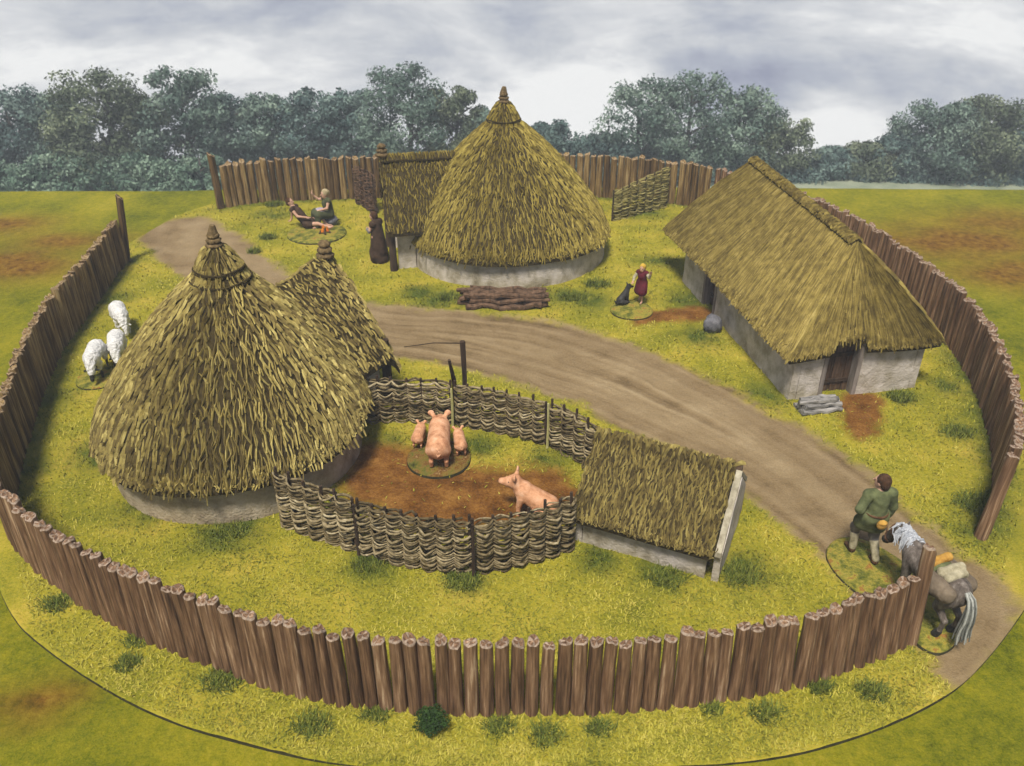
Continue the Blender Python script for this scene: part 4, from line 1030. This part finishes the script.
def seated():
    c = at(317, 234)
    loc = at(330, 226) + [0, 0, BZ]; yaw = R(125)
    J = dict(head=(0, .06, 1.08), neck=(0, .03, .92), chest=(0, .02, .75), pelvis=(0, -.03, .42), shL=(-.18, .03, .88), shR=(.18, .03, .88), elL=(-.26, .14, .66), wrL=(-.14, .36, .6), elR=(.33, .16, .82), wrR=(.36, .34, 1.0),
             hipL=(-.1, 0, .38), hipR=(.1, 0, .38), knL=(-.15, .42, .45), knR=(.15, .42, .46), anL=(-.15, .5, .09), anR=(.17, .55, .09), toeL=(-.16, .65, .045), toeR=(.19, .7, .045), hdR=(.1, .3, 1), thR=(-1, .2, 0))
    dr = tunic(J, .42, .02, False); lower = SDF()
    for s in 'LR': k, n = np.array(J['kn' + s], float), np.array(J['an' + s], float); lower.cap(k, n, .12, .09, .05)
    lap = SDF().ell((0, .28, .56), (.2, .2, .07), .02)
    def cap_hair(hr, X, rot, hs): hr.ell(X((0, -.02, .03)), np.array([.096, .106, .108]) * hs, .02, rot=rot); hr.ell(X((0, -.1, .04)), np.array([.05, .05, .05]) * hs, .02, rot=rot)
    human(J, 'seated person in dark green raising one hand by the small fire', loc, yaw, 1.0, [('dress', 'dark_green_cloth', dr), ('skirt', 'dark_green_cloth', lower), ('lap_cloth', 'lilac_cloth', lap)], cap_hair, 'hair_pale', hs=1.2, h=.018)
    mb = MB(); blob(mb, place([(0, -.04, .15)], loc, yaw)[0], (.24, .24, .18), 9, 16, 9, .2); top('boulder', mb, 'stone', 'low stone the person in dark green sits on', 'stone', smooth=True)
    # reclining figure
    loc = at(308, 229) + [0, 0, BZ]; yaw = R(-98)
    J = dict(head=(0, -.52, .86), neck=(0, -.42, .70), chest=(0, -.3, .54), pelvis=(0, -.02, .16), shL=(-.18, -.4, .66), shR=(.18, -.4, .66), elL=(-.3, -.62, .42), wrL=(-.3, -.66, .16), elR=(.26, -.2, .46), wrR=(.18, .06, .42),
             hipL=(-.1, .02, .14), hipR=(.1, .02, .14), knL=(-.14, .38, .42), knR=(.13, .42, .2), anL=(-.14, .62, .1), anR=(.14, .82, .1), toeL=(-.15, .78, .06), toeR=(.15, .94, .14), hdL=(0, -.6, -.6), hdR=(0, 1, -.3))
    t = tunic(J, .12, .015, False)
    human(J, 'barefoot person in brown leaning back on the ground by the fire', loc, yaw, 1.0, [('tunic', 'brown_cloth', t)], short_hair, 'hair_brown', rotx(.25), hs=1.15, h=.018)
    # fire: logs, embers
    f = at(325, 235) + [0, 0, BZ + .02]; o = thing('campfire', f, 'small orange fire between the seated pair', 'campfire')
    for k in range(5):
        a = k * 1.256; mb = MB(); tube(mb, [f + [.2 * math.cos(a), .2 * math.sin(a), .01], f + [.02 * math.cos(a), .02 * math.sin(a), .12]], [.035, .03], 6); part('log', mb, 'dark_wood', o)
    mb = MB()
    for k in range(9):
        a = k * 2.1; q = f + [.1 * math.cos(a), .1 * math.sin(a), .06]; tube(mb, [q, q + [.02 * math.sin(k), .01, .08], q + [.0, .02 * math.cos(k), .17 + .05 * math.sin(k)]], [.05, .035, .006], 6)
    part('flames', mb, 'ember', o)
seated()
def cloaked():
    loc = at(379, 261); yaw = R(40)
    J = dict(head=(0, .07, 1.42), neck=(0, .03, 1.25), chest=(0, 0, 1.1), pelvis=(0, -.02, .85), shL=(-.17, 0, 1.22), shR=(.17, 0, 1.22), elL=(-.24, .08, 1.0), wrL=(-.1, .26, 1.0), elR=(.24, .08, 1.0), wrR=(.1, .26, .96),
             hipL=(-.1, 0, .82), hipR=(.1, 0, .82), knL=(-.11, .08, .45), knR=(.11, .0, .45), anL=(-.11, .08, .09), anR=(.11, -.08, .09), toeL=(-.12, .22, .045), toeR=(.13, .06, .045), thL=(0, 0, 1), thR=(0, 0, 1))
    cl = SDF(); cl.cap((0, -.02, 1.2), (0, -.04, .35), .16, .27, .05).cap(J['shL'], J['shR'], .11, .11, .06).cap((0, 0, .3), (0, -.03, .14), .27, .28, .04); cl.cap((-.2, -.04, .25), (.2, -.04, .25), .14, .14, .05)
    human(J, 'person wrapped in a dark brown cloak beside the far porch', loc, R(60), 1.0, [('cloak', 'brown_cloth', cl), ('sleeves', 'grey_cloth', (lambda t: [t.cap(J['el' + s], J['wr' + s], .06, .05, .02) for s in 'LR'] and t)(SDF()))], short_hair, 'hair_brown', hs=1.15, h=.018)
cloaked()

# ------------------------------------------------------------------ animals
def pig(loc, yaw, label, sc=1.0, group=None, sit=False):
    b = SDF()
    if not sit:
        b.cap((0, -.36, .46), (0, .3, .46), .235, .215, .06).ell((0, -.42, .46), (.21, .2, .23), .06).ell((0, .3, .48), (.2, .2, .2), .05)
        b.cap((0, .4, .5), (0, .62, .46), .17, .11, .06).cap((0, .62, .45), (0, .75, .42), .085, .068, .03).cap((0, .75, .42), (0, .775, .415), .075, .07, .008)
        for s in (1, -1):
            b.cap((s * .13, .27, .36), (s * .14, .28, .2), .085, .05, .04).cap((s * .14, .28, .2), (s * .14, .26, .04), .05, .042, .02)
            b.cap((s * .14, -.42, .4), (s * .15, -.34, .25), .12, .065, .04).cap((s * .15, -.34, .25), (s * .15, -.45, .16), .058, .045, .02).cap((s * .15, -.45, .16), (s * .15, -.42, .04), .045, .042, .02)
            b.cap((s * .1, .44, .63), (s * .2, .5, .72), .05, .022, .02); b.ell((s * .17, .49, .70), (.075, .025, .07), .015)
        tl = [(0, -.62, .55), (.03, -.68, .53), (.05, -.68, .47), (.0, -.7, .44), (-.02, -.69, .5)]
        hx = lambda v: v; eyes = [(s * .09, .62, .53) for s in (1, -1)]
    else:
        b.cap((0, -.28, .26), (0, .2, .56), .245, .19, .07).ell((0, -.32, .22), (.25, .22, .21), .06).cap((0, .2, .6), (0, .38, .74), .17, .13, .06)
        b.cap((0, .38, .77), (0, .5, .74), .145, .11, .05).cap((0, .5, .72), (0, .61, .73), .088, .07, .03).cap((0, .61, .73), (0, .635, .732), .078, .072, .008)
        for s in (1, -1):
            b.cap((s * .13, .22, .46), (s * .13, .27, .24), .085, .052, .04).cap((s * .13, .27, .24), (s * .13, .28, .04), .05, .044, .02)
            b.cap((s * .2, -.28, .2), (s * .25, -.02, .17), .13, .08, .05).cap((s * .25, -.02, .17), (s * .24, -.12, .06), .06, .045, .03).cap((s * .24, -.12, .06), (s * .24, .1, .045), .045, .042, .02)
            b.cap((s * .1, .36, .86), (s * .19, .34, .98), .05, .02, .02); b.ell((s * .16, .345, .95), (.06, .025, .085), .015)
        tl = [(0, -.52, .2), (.03, -.57, .18), (.05, -.56, .12)]; eyes = [(s * .1, .47, .80) for s in (1, -1)]
    for a, c in zip(tl[:-1], tl[1:]): b.cap(a, c, .018, .014, .01)
    o = thing('pig', loc, label, 'pig', group)
    sdf_part('body', b, ['pig'], o, loc, yaw, sc, .02)
    e = SDF()
    for q in eyes: e.ell(q, (.02, .02, .02), .002)
    sdf_part('eyes', e, ['eye'], o, loc, yaw, sc, .01)
SB = BZ + .02
pig(at(440, 459) + [0, .04, SB], R(2), 'big pink sow seen from behind, between two piglets', .98, 'pigs in the pen')
pig(at(420, 445) + [0, 0, SB], R(-6), 'small pink piglet left of the sow', .5, 'pigs in the pen')
pig(at(460, 452) + [0, 0, SB], R(10), 'small pink piglet right of the sow', .52, 'pigs in the pen')
pig(at(533, 517) + [0, .12, -.03], R(78), 'pink pig sitting upright behind the front wattle fence', .9, 'pigs in the pen', True)

def sheep(loc, yaw, label, dark, sc=1.0):
    b = SDF()
    b.cap((0, -.3, .56), (0, .26, .57), .2, .19, .06).ell((0, -.3, .55), (.21, .18, .21), .05)
    b.cap((0, .3, .62), (0, .46, .5), .135, .105, .05)
    b.cap((0, .46, .5), (0, .55, .33), .1, .085, .04)
    b.cap((0, .57, .3), (0, .62, .16), .062, .045, .02, g=1)
    for s in (1, -1):
        b.cap((s * .06, .52, .4), (s * .15, .5, .36), .03, .016, .01, g=1 if dark else 0)
        b.cap((s * .12, .22, .42), (s * .12, .23, .26), .085, .05, .03).cap((s * .12, .23, .26), (s * .12, .22, .03), .036, .03, .02, g=1)
        b.cap((s * .13, -.32, .42), (s * .13, -.27, .29), .1, .055, .03).cap((s * .13, -.27, .29), (s * .13, -.36, .2), .04, .034, .02, g=1).cap((s * .13, -.36, .2), (s * .13, -.33, .03), .034, .03, .02, g=1)
    b.cap((0, -.48, .56), (0, -.53, .38), .04, .03, .02)
    o = sdf_top('sheep', b, ['wool', 'black_skin' if dark else 'wool'], loc, yaw, label, 'sheep', sc, .02, 'white sheep by the left palisade', disp=.022, dfreq=20)
SH = .95
sheep(at(124, 331), R(212), 'white sheep facing the camera, farthest of the flock', False, SH)
sheep(at(93, 381) + [.08, .22, SB], R(192), 'white sheep with dark face and legs grazing on a small base', True, SH)
sheep(at(121, 362), R(200), 'white sheep half hidden behind the large roundhouse roof', True, SH)

def dog():
    loc = at(623, 306) + [0, 0, SB]; b = SDF()
    b.cap((0, -.12, .18), (0, .1, .42), .13, .1, .05).ell((0, -.14, .14), (.13, .14, .13), .04).cap((0, .1, .44), (0, .16, .54), .08, .08, .04).ell((0, .19, .6), (.085, .1, .085), .03).cap((0, .25, .58), (0, .36, .55), .05, .036, .02)
    for s in (1, -1):
        b.cap((s * .06, .12, .34), (s * .06, .15, .03), .05, .032, .03).cap((s * .06, .15, .03), (s * .06, .2, .025), .034, .03, .01); b.cap((s * .11, -.12, .12), (s * .13, .05, .1), .08, .05, .03).cap((s * .13, .05, .1), (s * .12, .07, .03), .04, .03, .02)
        b.cap((s * .06, .16, .66), (s * .08, .14, .74), .03, .012, .01)
    pts = [(0, -.24, .08), (.05, -.34, .1), (.08, -.4, .2)]
    for a, c in zip(pts[:-1], pts[1:]): b.cap(a, c, .035, .025, .02)
    sdf_top('dog', b, ['black_skin'], loc, R(-60), 'dark dog sitting on the turf base beside the girl', 'dog', .8, .016, disp=.006, dfreq=30)
dog()

def packhorse():
    fore, hind = at(902, 600), at(939, 636); yaw = heading(hind, fore) * 1.0
    loc = (fore + hind) / 2 + [0.02, .05, BZ]; sc = .82
    o = thing('packhorse', loc, 'shaggy grey packhorse loaded with bundles, following the man', 'horse')
    b = SDF()
    b.cap((0, -.42, .98), (0, .4, 1.0), .275, .26, .08).ell((0, -.5, 1.02), (.27, .27, .29), .08).ell((0, .45, 1.02), (.235, .25, .28), .08)
    b.cap((0, .52, 1.1), (0, .9, 1.24), .2, .135, .08)
    b.cap((0, .92, 1.27), (0, 1.04, 1.16), .13, .12, .05).cap((0, 1.04, 1.14), (0, 1.2, .84), .105, .075, .05).ell((0, 1.21, .82), (.085, .09, .08), .03, g=1)
    for s in (1, -1):
        b.cap((s * .07, .9, 1.37), (s * .09, .89, 1.49), .035, .012, .015)
        b.cap((s * .15, .44, .85), (s * .15, .46, .5), .12, .062, .05).cap((s * .15, .46, .5), (s * .15, .45, .15), .058, .045, .02).cap((s * .15, .45, .15), (s * .15, .5, .05), .06, .075, .03, g=1)
        b.cap((s * .16, -.52, .9), (s * .17, -.4, .62), .17, .095, .06).cap((s * .17, -.4, .62), (s * .17, -.62, .44), .085, .058, .03).cap((s * .17, -.62, .44), (s * .17, -.58, .15), .05, .045, .02).cap((s * .17, -.58, .15), (s * .17, -.53, .05), .06, .075, .03, g=1)
    sdf_part('body', b, ['pony', 'black_skin'], o, loc, yaw, sc, .022)
    # mane and tail as strands
    r = np.random.default_rng(5); mb = MB()
    for k in range(110):
        t = r.random(); base = np.array([0, .5 + .44 * t, 1.28 + .13 * t]) + r.normal(size=3) * [.02, .02, .01]; sgn = 1 if r.random() < .5 else -1
        ln = .2 + .16 * r.random()
        p = [base, base + [sgn * .1, .0, -.02], base + [sgn * .16, -.02 + .04 * r.normal(), -.5 * ln], base + [sgn * .19, -.03, -ln]]
        tube(mb, place(p, loc, yaw, sc), np.array([.018, .02, .016, .006]) * sc, 5, tone=r.random())
    for k in range(26):
        base = np.array([0, .95, 1.38]) + r.normal(size=3) * [.03, .02, .01]; p = [base, base + [r.normal() * .03, .09, -.06], base + [r.normal() * .05, .13, -.18]]
        tube(mb, place(p, loc, yaw, sc), np.array([.018, .016, .006]) * sc, 5)
    part('mane', mb, 'pony_pale', o)
    mb = MB()
    for k in range(60):
        w = r.normal(size=2) * .05; p = [(w[0] * .4, -.72, 1.18), (w[0] * .9, -.86 + w[1] * .4, 1.08), (w[0] * 1.6, -.9 + w[1], .75), (w[0] * 2, -.88 + w[1], .45), (w[0] * 2.2, -.9 + w[1] * 1.4, .2 + .1 * r.random())]
        tube(mb, place(resample(p, n=8), loc, yaw, sc), np.linspace(.024, .012, 8) * sc, 5, tone=r.random())
    part('tail', mb, 'pony_tail', o)
    e = SDF()
    for s in (1, -1): e.ell((s * .115, 1.06, 1.18), (.02, .03, .03), .002)
    sdf_part('eyes', e, ['eye'], o, loc, yaw, sc, .012)
    br = MB()
    for y, z, rr in ((1.15, .93, .105), (1.02, 1.17, .14)):
        A = np.linspace(0, 2 * np.pi, 20); tube(br, place(np.stack([rr * np.cos(A), y + rr * .6 * np.sin(A), z + rr * .75 * np.sin(A)], -1), loc, yaw, sc), .016, 5, cap=False)
    part('halter', br, 'leather', o)
    bk = SDF().ell((0, -.08, 1.12), (.3, .34, .2), .03).cap((-.3, -.05, .95), (.3, -.05, .95), .1, .1, .1)
    sdf_part('saddle_cloth', bk, ['green_cloth'], o, loc, yaw, sc, .025)
    def load(sd, mats, label, cat, name): sdf_top(name, sd, mats, place([(0, 0, 0)], loc, yaw, sc)[0], yaw, label, cat, sc, .02, None, disp=.01, dfreq=12)
    load(SDF().cap((-.33, -.58, 1.12), (-.35, -.1, 1.16), .17, .15, .05).ell((-.35, -.34, 1.13), (.19, .29, .2), .04), ['sack'], 'grey-brown sack slung on the near flank of the packhorse', 'sack', 'sack')
    load(SDF().cap((.38, -.4, .98), (.4, .1, 1.02), .16, .14, .05), ['sack'], 'grey-brown sack on the far flank of the packhorse', 'sack', 'sack')
    load(SDF().cap((-.2, -.28, 1.33), (.22, -.28, 1.33), .09, .09, .04).cap((-.18, -.42, 1.3), (.18, -.42, 1.3), .075, .075, .05), ['cream_cloth'], 'cream cloth bundle across the back of the packhorse', 'bundle', 'bundle')
    load(SDF().cap((-.26, .0, 1.28), (.2, .0, 1.34), .085, .085, .04), ['yellow_leather'], 'orange-yellow roll tied in front of the cream bundle', 'roll', 'bedroll')
    m = place([(0, 1.2, .84)], loc, yaw, sc)[0]
    mb = MB(); tube(mb, resample([HAND, (HAND + m) / 2 - [0, 0, .05], m], n=8), .014, 6); top('lead_rope', mb, 'leather', 'short lead rope from the man\'s hand to the packhorse muzzle', 'rope')
packhorse()

# ------------------------------------------------------------------ trees in the valley
def valley_z(y): return -.06 - 9.6
def tree(px, topy, wpx, D, mat, label, seed, trunk=True, low=.12, airy=1.0, name='tree', cat='tree', group='trees beyond the field'):
    r = np.random.default_rng(seed)
    zb = valley_z(D) + .05
    ang = PITCH + math.atan((topy - 383) / FPX); zt = CAM_H - D * math.tan(ang)
    dep = D * CT - ((zb + zt) / 2 - CAM_H) * ST
    x = (px - 512) / FPX * dep; W = wpx / FPX * dep; Ht = zt - zb
    loc = np.array([x, D, zb]); o = thing(name, loc, label, cat, group)
    mb = MB(); n = int(60 * (1 if W < 5 else 1.35))
    for k in range(n):
        f = low + (1 - low) * (k + r.random()) / n
        env = (math.sin(math.pi * min(1, (f - low * .6) / (1.12 - low * .6)) ** .85)) ** .7
        a = r.random() * 6.283; q = W * .46 * env * math.sqrt(r.random())
        cr = W * (.11 + .07 * r.random()) * (1.05 - .35 * f)
        c = loc + [q * math.cos(a), q * math.sin(a) * .8, Ht * f - cr * .6]
        leafball(mb, c, (cr * 1.15, cr * 1.15, cr * .85), int((170 + 70 * r.random()) * airy), .125, float(np.clip(.1 + .75 * r.random() + .12 * (f - .5), 0, 1)), int(r.integers(1 << 30)), flat=.45)
    part('crown', mb, mat, o)
    tb = MB(); tr = .035 * Ht
    bend = r.normal(size=2) * .03 * Ht
    tp = np.array([loc - [0, 0, .3], loc + [bend[0] * .4, 0, Ht * .3], loc + [bend[0], bend[1], Ht * .62], loc + [bend[0] * 1.2, bend[1], Ht * .8]])
    tube(tb, resample(tp, n=8), np.linspace(tr, tr * .25, 8), 7)
    for k in range(7):
        f = .25 + .09 * k; a = k * 2.4 + r.random(); s = loc + [bend[0] * f, bend[1] * f, Ht * f]; e = s + [W * .2 * math.cos(a), W * .2 * math.sin(a), Ht * .12]
        tube(tb, [s, (s + e) / 2 + [0, 0, .1], e], [tr * .45, tr * .3, tr * .1], 5)
    part('trunk', tb, 'bark', o)
TREES = [(-45, 98, 100, 62, 'leaf_blue', 'dark blue-green tree partly cut by the left photo edge'), (18, 92, 95, 62.5, 'leaf_blue', 'dark bushy tree with spiky top, second from the left'), (62, 100, 70, 62, 'leaf_grey', 'lower dark tree just left of the pointed olive tree'),
    (104, 73, 100, 59.5, 'leaf_olive', 'tall olive-green tree standing forward near the left end'), (148, 100, 70, 61.5, 'leaf_olive', 'low olive tree between the tall olive tree and the pointed blue one'), (190, 71, 90, 61, 'leaf_grey', 'pointed blue-grey tree left of the back gate post'),
    (232, 98, 75, 63, 'leaf_blue', 'dark upright tree directly behind the back gate post'), (272, 99, 75, 63, 'leaf_grey', 'dark upright tree behind the left end of the back palisade'), (312, 94, 75, 63.3, 'leaf_blue', 'dark upright tree above the seated pair'), (352, 95, 70, 63, 'leaf_blue', 'dark upright tree left of the tall tree by the far roundhouse'),
    (405, 69, 90, 61, 'leaf_grey', 'tall grey-green tree above the porch of the far roundhouse'), (452, 92, 70, 62, 'leaf_olive', 'grey-green tree just left of the far roundhouse peak'), (490, 112, 60, 62.5, 'leaf_grey', 'tree hidden behind the far roundhouse peak'), (553, 126, 66, 64, 'leaf_blue', 'low dark tree right of the far roundhouse peak'), (603, 140, 60, 64, 'leaf_blue', 'lowest tree in the gap above the back palisade'),
    (642, 82, 84, 63, 'leaf_grey', 'leftmost tall tree of the clump above the wattle screen'), (690, 76, 90, 63, 'leaf_grey', 'tallest tree in the clump left of the longhouse ridge'), (738, 93, 84, 63.5, 'leaf_grey', 'grey-green tree above the longhouse ridge'), (780, 120, 66, 64, 'leaf_olive', 'sloping tree at the right end of the clump'),
    (832, 152, 52, 64.3, 'leaf_blue', 'small tree left in the low gap above the right palisade'), (866, 148, 56, 64.3, 'leaf_olive', 'small tree in the middle of the low gap, right'), (900, 138, 60, 64.2, 'leaf_blue', 'small dark tree left of the two tall right trees'),
    (936, 104, 84, 63.8, 'leaf_grey', 'left one of the two tall trees at far right'), (988, 101, 84, 63.8, 'leaf_olive', 'right one of the two tall trees at far right'), (1035, 118, 84, 63.8, 'leaf_blue', 'tree cut by the right photo edge'), (1095, 112, 90, 63.8, 'leaf_blue', 'tree beyond the right photo edge')]
for i, (x, ty, w, D, mt, lb) in enumerate(TREES): tree(x, ty - 5, w * 1.2, D + (2 if x > 610 else 0), mt, lb, 300 + i, airy=.6 if 'clump' in lb else .85)
BUSHES = [(2, 158, 80, 'pale green bush at the left photo edge'), (48, 160, 75, 'pale green bush, second from the left edge'), (88, 150, 80, 'pale green bush below the tall olive tree'), (135, 160, 75, 'pale green bush above the left gate post'), (172, 156, 70, 'pale green bush below the pointed blue-grey tree'), (205, 158, 60, 'pale green bush beside the back gate post')]
for i, (x, ty, w, lb) in enumerate(BUSHES): tree(x, ty + [4, -6, 2, -7, 3, -4][i], w * 1.05, 57.5, 'leaf_bush', lb, 500 + i, low=.02, name='bush', cat='bush', group='pale bushes at the wood edge')
DARK = [(800, 160, 70, 'dark undergrowth bush behind the longhouse ridge'), (848, 166, 60, 'dark undergrowth bush under the low gap, left one'), (885, 166, 60, 'dark undergrowth bush under the low gap, right one'), (925, 164, 70, 'dark undergrowth bush under the left tall right tree'), (970, 165, 70, 'dark undergrowth bush between the two tall right trees'), (1015, 164, 70, 'dark undergrowth bush at the right photo edge'),
    (620, 150, 80, 'dark undergrowth bush right of the far roundhouse'), (670, 145, 90, 'dark undergrowth bush below the tallest clump tree'), (725, 145, 90, 'dark undergrowth bush just left of the longhouse ridge'), (560, 148, 70, 'dark undergrowth bush behind the far roundhouse roof')]
for i, (x, ty, w, lb) in enumerate(DARK): tree(x, ty, w * 1.15, 66.2, 'leaf_blue', lb, 600 + i, low=.02, name='bush', cat='bush', group='dark undergrowth bushes')

# ------------------------------------------------------------------ sky backdrop (cloudy), world, sun, haze, camera
def sky():
    nu, nv = 60, 24; A, Zz = np.meshgrid(np.linspace(R(-68), R(68), nu), np.linspace(-95, 45, nv)); rad = 130
    P = np.stack([rad * np.sin(A), rad * np.cos(A), Zz], -1).reshape(-1, 3); mb = MB(); mb.add(P, grid_faces(nu, nv)[:, ::-1])
    m = bpy.data.materials.new('sky_clouds'); m.use_nodes = True; nt = m.node_tree; N = nt.nodes; Lk = nt.links; N.clear()
    out = N.new('ShaderNodeOutputMaterial'); em = N.new('ShaderNodeEmission'); Lk.new(em.outputs[0], out.inputs[0]); em.inputs['Strength'].default_value = 1.0
    tc = N.new('ShaderNodeTexCoord'); mp = N.new('ShaderNodeMapping'); mp.inputs['Scale'].default_value = (.042, .042, .12); mp.inputs['Location'].default_value = (3.1, 1.7, .4); Lk.new(tc.outputs['Object'], mp.inputs[0])
    n1 = N.new('ShaderNodeTexNoise'); n1.inputs['Scale'].default_value = 1.0; n1.inputs['Detail'].default_value = 7; n1.inputs['Roughness'].default_value = .62; n1.inputs['Distortion'].default_value = .25; Lk.new(mp.outputs[0], n1.inputs['Vector'])
    f = n1.outputs['Fac']
    def q(px, py, sx, sz, amp, f):
        u, v = (px - 512) / FPX, (py - 383) / FPX; d = np.array([u, CT - v * ST, -ST - v * CT]); t = rad / math.hypot(d[0], d[1]); c = d * t + [0, 0, CAM_H]
        s = N.new('ShaderNodeVectorMath'); s.operation = 'SUBTRACT'; Lk.new(tc.outputs['Object'], s.inputs[0]); s.inputs[1].default_value = c
        ml = N.new('ShaderNodeVectorMath'); ml.operation = 'MULTIPLY'; Lk.new(s.outputs[0], ml.inputs[0]); ml.inputs[1].default_value = (1 / sx, 1 / sx, 1 / sz)
        ln = N.new('ShaderNodeVectorMath'); ln.operation = 'LENGTH'; Lk.new(ml.outputs[0], ln.inputs[0])
        mr = N.new('ShaderNodeMapRange'); mr.interpolation_type = 'SMOOTHSTEP'; mr.inputs[1].default_value = 1.6; mr.inputs[2].default_value = 0; mr.inputs[4].default_value = amp; Lk.new(ln.outputs['Value'], mr.inputs[0])
        a = N.new('ShaderNodeMath'); a.operation = 'ADD'; Lk.new(f, a.inputs[0]); Lk.new(mr.outputs[0], a.inputs[1]); return a.outputs[0]
    for z in ((780, 88, 15, 5, -.26), (820, 130, 11, 6, .36), (600, 125, 13, 7, .26), (910, 40, 20, 5, .12), (420, 70, 20, 7, .08), (130, 20, 12, 5, -.12), (330, 15, 16, 4, -.1), (520, 10, 12, 5, -.1), (720, 55, 14, 4, -.06), (960, 85, 12, 4, -.1), (200, 60, 18, 5, .1), (40, 60, 14, 6, .06)): f = q(*z, f)
    cr = N.new('ShaderNodeValToRGB'); el = cr.color_ramp.elements
    st = [(.22, (.31, .33, .44)), (.36, (.46, .49, .57)), (.46, (.61, .63, .67)), (.55, (.75, .76, .78)), (.66, (.96, .96, .95))]
    while len(el) < len(st): el.new(.5)
    for e, (p, c) in zip(el, st): e.position = p; e.color = (*c, 1)
    Lk.new(f, cr.inputs[0]); Lk.new(cr.outputs[0], em.inputs[0])
    top('sky', mb, m, None, None, None, True, (0, 0, 0), 'structure')
sky()
SUN_EL, SUN_AZ = R(63), R(197)   # azimuth clockwise from +Y (towards the trees); the light comes from the camera side, a little left
w = bpy.data.worlds.new('World'); scene.world = w; w.use_nodes = True
nt = w.node_tree; bg = nt.nodes['Background']; st = nt.nodes.new('ShaderNodeTexSky'); st.sky_type = 'NISHITA'; st.sun_disc = False
st.sun_elevation = SUN_EL; st.sun_rotation = SUN_AZ; st.dust_density = 3; st.air_density = 1.0; nt.links.new(st.outputs[0], bg.inputs[0]); bg.inputs[1].default_value = .085
L = bpy.data.lights.new('sun', 'SUN'); L.energy = 4.8; L.angle = R(12); L.color = (1, .93, .80)
lo = bpy.data.objects.new('sun', L); COL.objects.link(lo)
from mathutils import Vector
sd = Vector((math.sin(SUN_AZ) * math.cos(SUN_EL), math.cos(SUN_AZ) * math.cos(SUN_EL), math.sin(SUN_EL)))
lo.rotation_euler = sd.to_track_quat('Z', 'Y').to_euler(); lo.location = sd * 30

HAZE = True
if HAZE:
    mb = MB(); box(mb, (-90, -8, -25), (180, 0, 0), (0, 96, 0), (0, 0, 36.5))
    m = bpy.data.materials.new('haze'); m.use_nodes = True; N = m.node_tree.nodes; N.clear(); out = N.new('ShaderNodeOutputMaterial'); pv = N.new('ShaderNodeVolumePrincipled')
    pv.inputs['Color'].default_value = (.78, .86, .95, 1); pv.inputs['Density'].default_value = .0025; m.node_tree.links.new(pv.outputs[0], out.inputs['Volume'])
    top('haze', mb, m, None, None, None, False, (0, 0, 0), 'stuff')

cam = bpy.data.cameras.new('camera'); co = bpy.data.objects.new('camera', cam); COL.objects.link(co)
co.location = (0, 0, CAM_H); co.rotation_euler = (R(90) - PITCH, 0, 0); cam.sensor_width = 36; cam.lens = FPX / 1024 * 36; cam.clip_end = 400; cam.clip_start = .1
cam.dof.use_dof = True; cam.dof.focus_distance = 15; cam.dof.aperture_fstop = 1.1
scene.camera = co
vs = scene.view_settings; vs.view_transform = 'Standard'; vs.look = 'None'; vs.exposure = 0; vs.gamma = 1; vs.use_curve_mapping = False
scene.render.resolution_x, scene.render.resolution_y = 1024, 766
scene.cycles.volume_bounces = 0; scene.cycles.max_bounces = 6; scene.cycles.use_denoising = True
for ob in list(bpy.data.objects):
    if '_o' in ob: del ob['_o']
